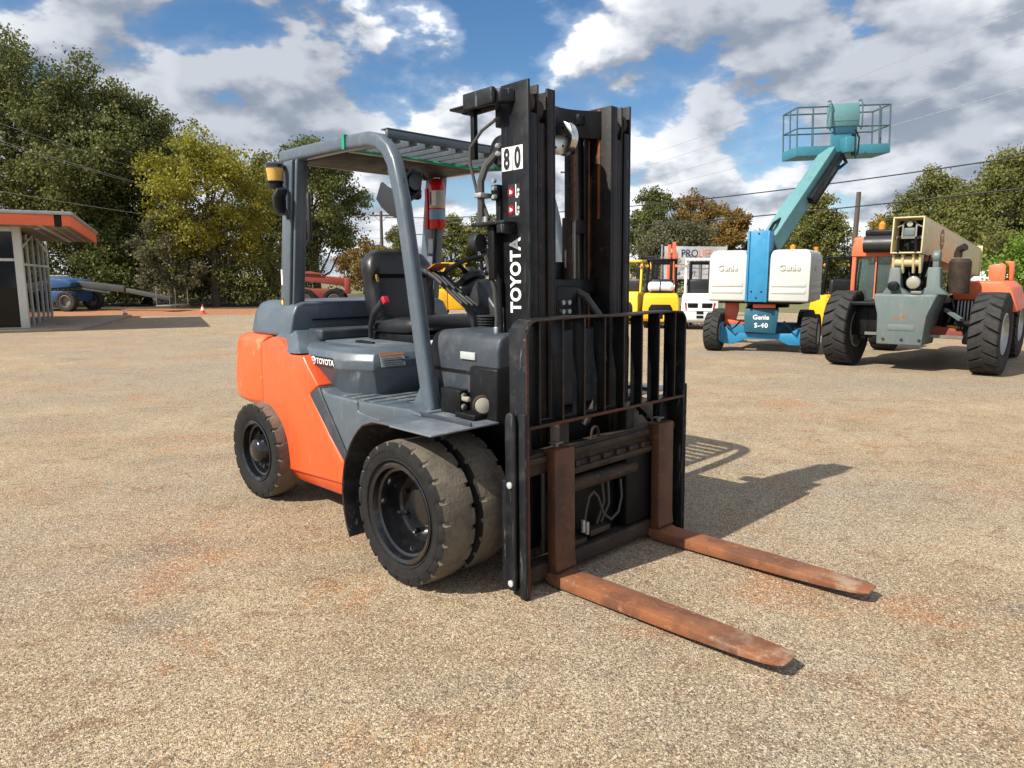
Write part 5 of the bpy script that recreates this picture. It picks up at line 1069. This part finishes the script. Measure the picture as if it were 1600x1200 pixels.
# ---- small counterbalance forklifts in the row
def small_forklift(label, loc, rz, mat, guard_mat, lpg=False, mast=2.1, body_w=1.06, red=False, cut=True, name='counterbalance_forklift', scale=1.0, side_cut=False):
    g = thing(name, label, 'forklift', loc, rz, 'parked forklifts at the back of the yard'); g.scale = (scale,)*3
    w = body_w/2
    # local: x right, y forward, rear at y = 0
    MB().loft([[(-w,.10,.22),(w,.10,.22),(w,.62,.22),(-w,.62,.22)],[(-w-.01,.02,.30),(w+.01,.02,.30),(w,.62,.30),(-w,.62,.30)],[(-w-.01,.0,.62),(w+.01,.0,.62),(w,.62,.62),(-w,.62,.62)],[(-w+.02,.05,.98),(w-.02,.05,.98),(w,.62,.98),(-w,.62,.98)],[(-w+.06,.14,1.08),(w-.06,.14,1.08),(w-.04,.62,1.08),(-w+.04,.62,1.08)]]).build('counterweight',mat,g,.04,3)
    if red:
        for s in (-1,1):
            MB().prism([(s*.06,.66),(s*.34,.66),(s*.36,.80),(s*.06,.80)],'y',-.006,.03).build('vent','black_iron',g,.006)
            MB().prism([(s*.37,.60),(s*.41,.60),(s*.44,.82),(s*.40,.82)],'y',-.010,.03).build('tail_lamp','red_lens',g,.004)
        for z in (.36,.48): MB().box(-.09,.11,-.008,.03,z,z+.075).build('tow_slot','black_iron',g,.004)
        MB().box(-w-.012,w+.012,-.004,.3,.565,.575).build('counterweight_seam','black_iron',g)
    elif cut:
        MB().prism([(-.36,.30),(.36,.30),(.36,.62),(.28,.74),(-.28,.74),(-.36,.62)],'y',-.008,.05).build('vent','black_iron',g,.01)
        MB().box(.08,.24,-.012,.05,.26,.42).build('vent_post',mat,g,.004); MB().box(-.12,.12,-.02,.04,.22,.30).build('tow_pin',mat,g,.01)
    bd = MB().prism([(.62,.24),(1.45,.24),(1.45,.62),(1.20,.62),(1.05,.98),(.62,1.0)],'x',-w+.02,w-.02).build('body',mat,g,.03)
    if side_cut: 
        for y0 in (.10,.36): MB().box(-w-.018,-w+.03,y0,y0+.2,.66,.84).build('side_vent','black_iron',g,.02)
        MB().box(-w-.02,-w+.02,.0,.75,.555,.60).build('side_band','black_iron',g)
    MB().box(-w+.12,w-.12,.7,1.2,.99,1.10).build('seat_cushion','seat_vinyl',g,.05); MB().box(-w+.16,w-.16,.55,.68,1.08,1.50).build('seat_back','seat_vinyl',g,.05)
    for s in (-1,1):
        MB().bar((s*(w-.09),.42,1.02),(s*(w-.10),.52,2.06),.07,.08).build('guard_post',guard_mat,g,.012); MB().bar((s*(w-.07),1.52,.95),(s*(w-.12),1.30,2.06),.06,.06).build('guard_post',guard_mat,g,.012)
        MB().box(s*(w-.10)-.035,s*(w-.10)+.035,.42,1.40,2.05,2.12).build('guard_side',guard_mat,g,.015)
        wheel(g,(s*(w-.12),.45,.24),.24,.17,.13,'dull_steel',14,.012,0,('rubber','rubber'),full=False); wheel(g,(s*(w-.06),1.75,.33),.33,.22,.18,'dull_steel',16,.014,0,('rubber','rubber'),full=False)
        MB().box(s*.30-.05,s*.30+.05,1.98,2.12,.1,mast).build('mast_rail','black',g,.008); MB().lathe([(.035,-.03),(.045,0),(.03,.04)],(s*(w-.10),.43,1.90),'y',10).build('lamp','amber_clear',g)
        MB().bar((s*.25,2.28,.04),(s*.25,3.3,.04),.10,.035).build('fork','black_iron',g)
    MB().box(-w+.1,w-.1,.40,.48,2.05,2.12).build('guard_rear',guard_mat,g,.015); MB().box(-w+.1,w-.1,1.34,1.42,2.05,2.12).build('guard_front',guard_mat,g,.015)
    for i in range(5): MB().box(-.28+i*.14-.015,-.28+i*.14+.015,.45,1.36,2.06,2.10).build('guard_bar',guard_mat,g,.004)
    MB().box(-.30,.30,2.0,2.1,mast-.14,mast-.02).build('mast_tie','black',g,.01); MB().box(-.32,.32,2.0,2.1,.9,1.0).build('mast_tie','black',g,.01); MB().box(-.48,.48,2.14,2.20,.15,.62).build('carriage','black',g,.01)
    MB().cyl((0,2.02,0),.05,.2,mast-.15,'z',12).build('lift_cylinder','dull_steel',g)
    MB().bar((0,1.42,.95),(0,1.25,1.25),.08,.08).build('steering_column','plastic',g,.02); MB().tube([(.17*math.cos(i*.524),1.22+.14*math.sin(i*.524),1.29+.09*math.sin(i*.524)) for i in range(12)],.014,6,True).build('steering_wheel','plastic',g)
    if lpg:
        MB().lathe([(.03,-.40),(.10,-.385),(.15,-.33),(.152,.28),(.11,.345),(.06,.36),(.06,.40)],(0,.28,1.27),'x',20).build('gas_cylinder','white_clean',g); MB().box(-.05,-.02,.12,.44,1.10,1.432).build('cylinder_strap','black',g,.01); MB().box(-.3,.3,.16,.40,1.075,1.13).build('cylinder_cradle','black',g,.01)
    return g
def gpt(x, y): Y = 1110*1.62/(y-430); return at(x, y, Y)
p = gpt(1031,513); small_forklift('yellow forklift with white gas cylinder, seen from behind beside the white forklift',(p.x,p.y,0),R(-12),'yellow','black',lpg=True)
p = gpt(1092,515); small_forklift('white forklift with red tail lamps, seen from behind next to the teal boom lift',(p.x,p.y,0),R(-14),'white_clean','white_clean',red=True)
p = gpt(972,506); small_forklift('old yellow forklift half hidden behind the mast uprights',(p.x,p.y,0),R(-34),'yellow_old','yellow_old',mast=2.3)
p = gpt(716,492); small_forklift('small yellow forklift seen sideways beneath the steering wheel',(p.x-1.1,p.y,0),R(-78),'yellow','yellow',lpg=True,cut=False,side_cut=True)
p = at(1292,470,20.5); small_forklift('black masted forklift standing behind the teal boom lift covers',(p.x-.1,20.5,0),R(-160),'yellow','black',mast=2.5,cut=False)
# orange mast leaning against the banner
p = at(1047,460,27); om = thing('orange_lift_mast','upright orange lift mast beside the white banner','lift mast',(p.x,27,0))
MB().box(-.13,-.03,-.08,.08,0,2.75).build('mast_rail','tele_orange',om,.01); MB().box(.05,.15,-.08,.08,0,2.85).build('mast_rail','tele_orange',om,.01)
for z in (.4,1.6,2.6): MB().box(-.03,.05,-.05,.05,z,z+.1).build('mast_tie','tele_orange',om,.005)
MB().box(-.35,.4,-.4,.5,0,.18).build('mast_foot','tele_orange',om,.02)
p = at(1275,400,24); op = thing('orange_marker_post','thin orange marker post behind the right cover of the boom lift','post',(p.x,24,0)); MB().cyl((0,0,0),.06,.05,2.55,'z',12).build('post','amber_clear',op); MB().lathe([(.2,0),(.2,.05),(.08,.08)],(0,0,0),'z',16).build('foot','black',op)
# banner
p0 = at(1038,388,27.6); p1 = at(1131,388,28.2)
bn = thing('banner_sign','white vinyl banner with black and orange lettering behind the parked forklifts','banner',(p0.x,27.6,0),math.atan2(.6,p1.x-p0.x)); bw = (p1-p0).length+.1; zb = 2.72
mb = MB(); n = 24; vs = []
for i in range(n+1):
    for j in range(9):
        x = bw*i/n; z = zb-1.25*j/8; vs.append((x, .03*math.sin(x*5+z*3)*math.sin(math.pi*i/n)+.02*math.sin(z*7+x*2), z))
mb.add(vs,[(i*9+j,(i+1)*9+j,(i+1)*9+j+1,i*9+j+1) for i in range(n) for j in range(8)]); mb.build('banner_sheet','banner',bn,ang=80)
for x in (-.06,bw+.06): MB().cyl((x,.06,0),.04,0,zb+.06,'z',10).build('banner_post','galv',bn)
text('P',.52,'decal_black',bn,(.20,-.05,zb-.62),(1,0,0),(0,0,1),bold=.004); text('L',.52,'decal_orange',bn,(.40,-.055,zb-.50),(1,0,0),(0,0,1),bold=.004)
text('PRO',.40,'decal_black',bn,(.68,-.05,zb-.40),(1,0,0),(0,0,1),bold=.003,stretch=.95); text('LIFT',.40,'decal_orange',bn,(1.42,-.05,zb-.40),(1,0,0),(0,0,1),bold=.002,stretch=.8)
text('R:214-687-2077    FORKLIFTS',.17,'decal_black',bn,(.12,-.05,zb-1.10),(1,0,0),(0,0,1),bold=.002) if False else None
text('214-68       277',.19,'decal_black',bn,(.14,-.05,zb-1.10),(1,0,0),(0,0,1),bold=.003)
for k in range(2): MB().box(.2,bw-.25,-.052,-.050,zb-.70-k*.14,zb-.685-k*.14).build('small_print','decal_black',bn)
# ---- red telehandler far left of the seat
p = at(500,480,34); rt = thing('red_boom_machine','red boom machine parked far behind the hood of the foreground forklift','telehandler',(p.x,34,0),R(8))
MB().bar((-.95,0,1.55),(1.35,0,1.28),.45,.36).build('boom','red_machine',rt,.02); MB().box(1.2,1.45,-.28,.28,.75,1.5).build('boom_head','red_machine',rt,.04); MB().prism([(-1.0,.5),(1.1,.5),(1.1,.85),(.4,.98),(-.4,1.0),(-1.0,1.12)],'y',-.5,.5).build('body','red_machine',rt,.03)
for x in (-.55,.75):
    for y in (-.75,.75): wheel(rt,(x,y,.5),.5,.35,.25,'dull_steel',16,.03,R(90),('rubber','rubber'))
MB().prism([(-.75,1.72),(-.45,1.80),(.2,1.70),(.2,1.62),(-.75,1.68)],'y',-.3,.3).build('boom_cowl','red_machine',rt,.02); MB().box(.95,1.12,-.56,-.5,.62,.98).build('boom_ram','black_iron',rt,.02)
# ---- blue boom lift under the oaks
p = at(97,470,33); bl = thing('blue_boom_lift','blue boom lift with lowered boom under the oaks beside the office','boom lift',(p.x,33,.0),R(-4))
MB().box(-2.2,1.0,-.9,.9,.42,.92).build('chassis','blue_machine_shaded',bl,.04); MB().box(-2.4,-.05,-.8,.8,1.0,1.62).build('engine_cover','white',bl,.08); MB().prism([(-.02,1.02),(1.0,1.08),(1.1,1.28),(.9,1.42),(-.02,1.5)],'y',-.8,.8).build('tank_cover','blue_machine_shaded',bl,.03)
for x in (-1.9,.9):
    for y in (-.9,.9): wheel(bl,(x,y,.46),.46,.34,.26,'dull_steel',16,.03,R(90),('rubber_mid','rubber_mid'))
MB().bar((-2.6,-.1,1.62),(3.2,-.1,.98),.34,.30).build('boom','boom_grey_shaded',bl,.02); MB().bar((2.9,-.1,1.0),(5.3,-.1,.55),.24,.2).build('boom_tip','boom_grey_shaded',bl,.02); MB().bar((-.8,-.35,1.30),(2.6,-.35,.82),.10,.08).build('boom_ram','boom_grey_shaded',bl,.01); MB().box(5.0,5.7,-.9,.7,.24,.30).build('platform_floor','dull_steel',bl,.01)
for x in (5.05,5.65):
    for y in (-.88,.68): MB().cyl((x,y,0),.02,.28,1.0,'z',6).build('rail_post','dull_steel',bl)
for x in (-1.7,-.3,.6): MB().box(x,x+.18,-.91,-.898,.58,.68).build('decal','decal_white',bl)
# ---- white vehicle behind the bush
p = at(1592,470,22); wv = thing('white_vehicle','white rounded vehicle body partly hidden behind the bright green bush','vehicle',(p.x+.5,22,0),R(-30))
MB().loft([[(-1.9,-.9,.45),(1.9,-.9,.45),(1.9,.9,.45),(-1.9,.9,.45)],[(-1.95,-.93,.95),(1.95,-.93,.95),(1.95,.93,.95),(-1.95,.93,.95)],[(-1.7,-.85,1.5),(1.5,-.85,1.5),(1.5,.85,1.5),(-1.7,.85,1.5)],[(-1.45,-.7,1.78),(1.1,-.7,1.78),(1.1,.7,1.78),(-1.45,.7,1.78)]]).build('body','white_clean',wv,.12,4)
for x in (-1.2,1.2):
    for y in (-.85,.85): wheel(wv,(x,y,.34),.34,.22,.2,'dull_steel',16,.01,R(90),('rubber','rubber'),full=False)
MB().box(-1.2,.9,-.90,-.80,1.12,1.42).build('side_window','shop_glass',wv,.03)
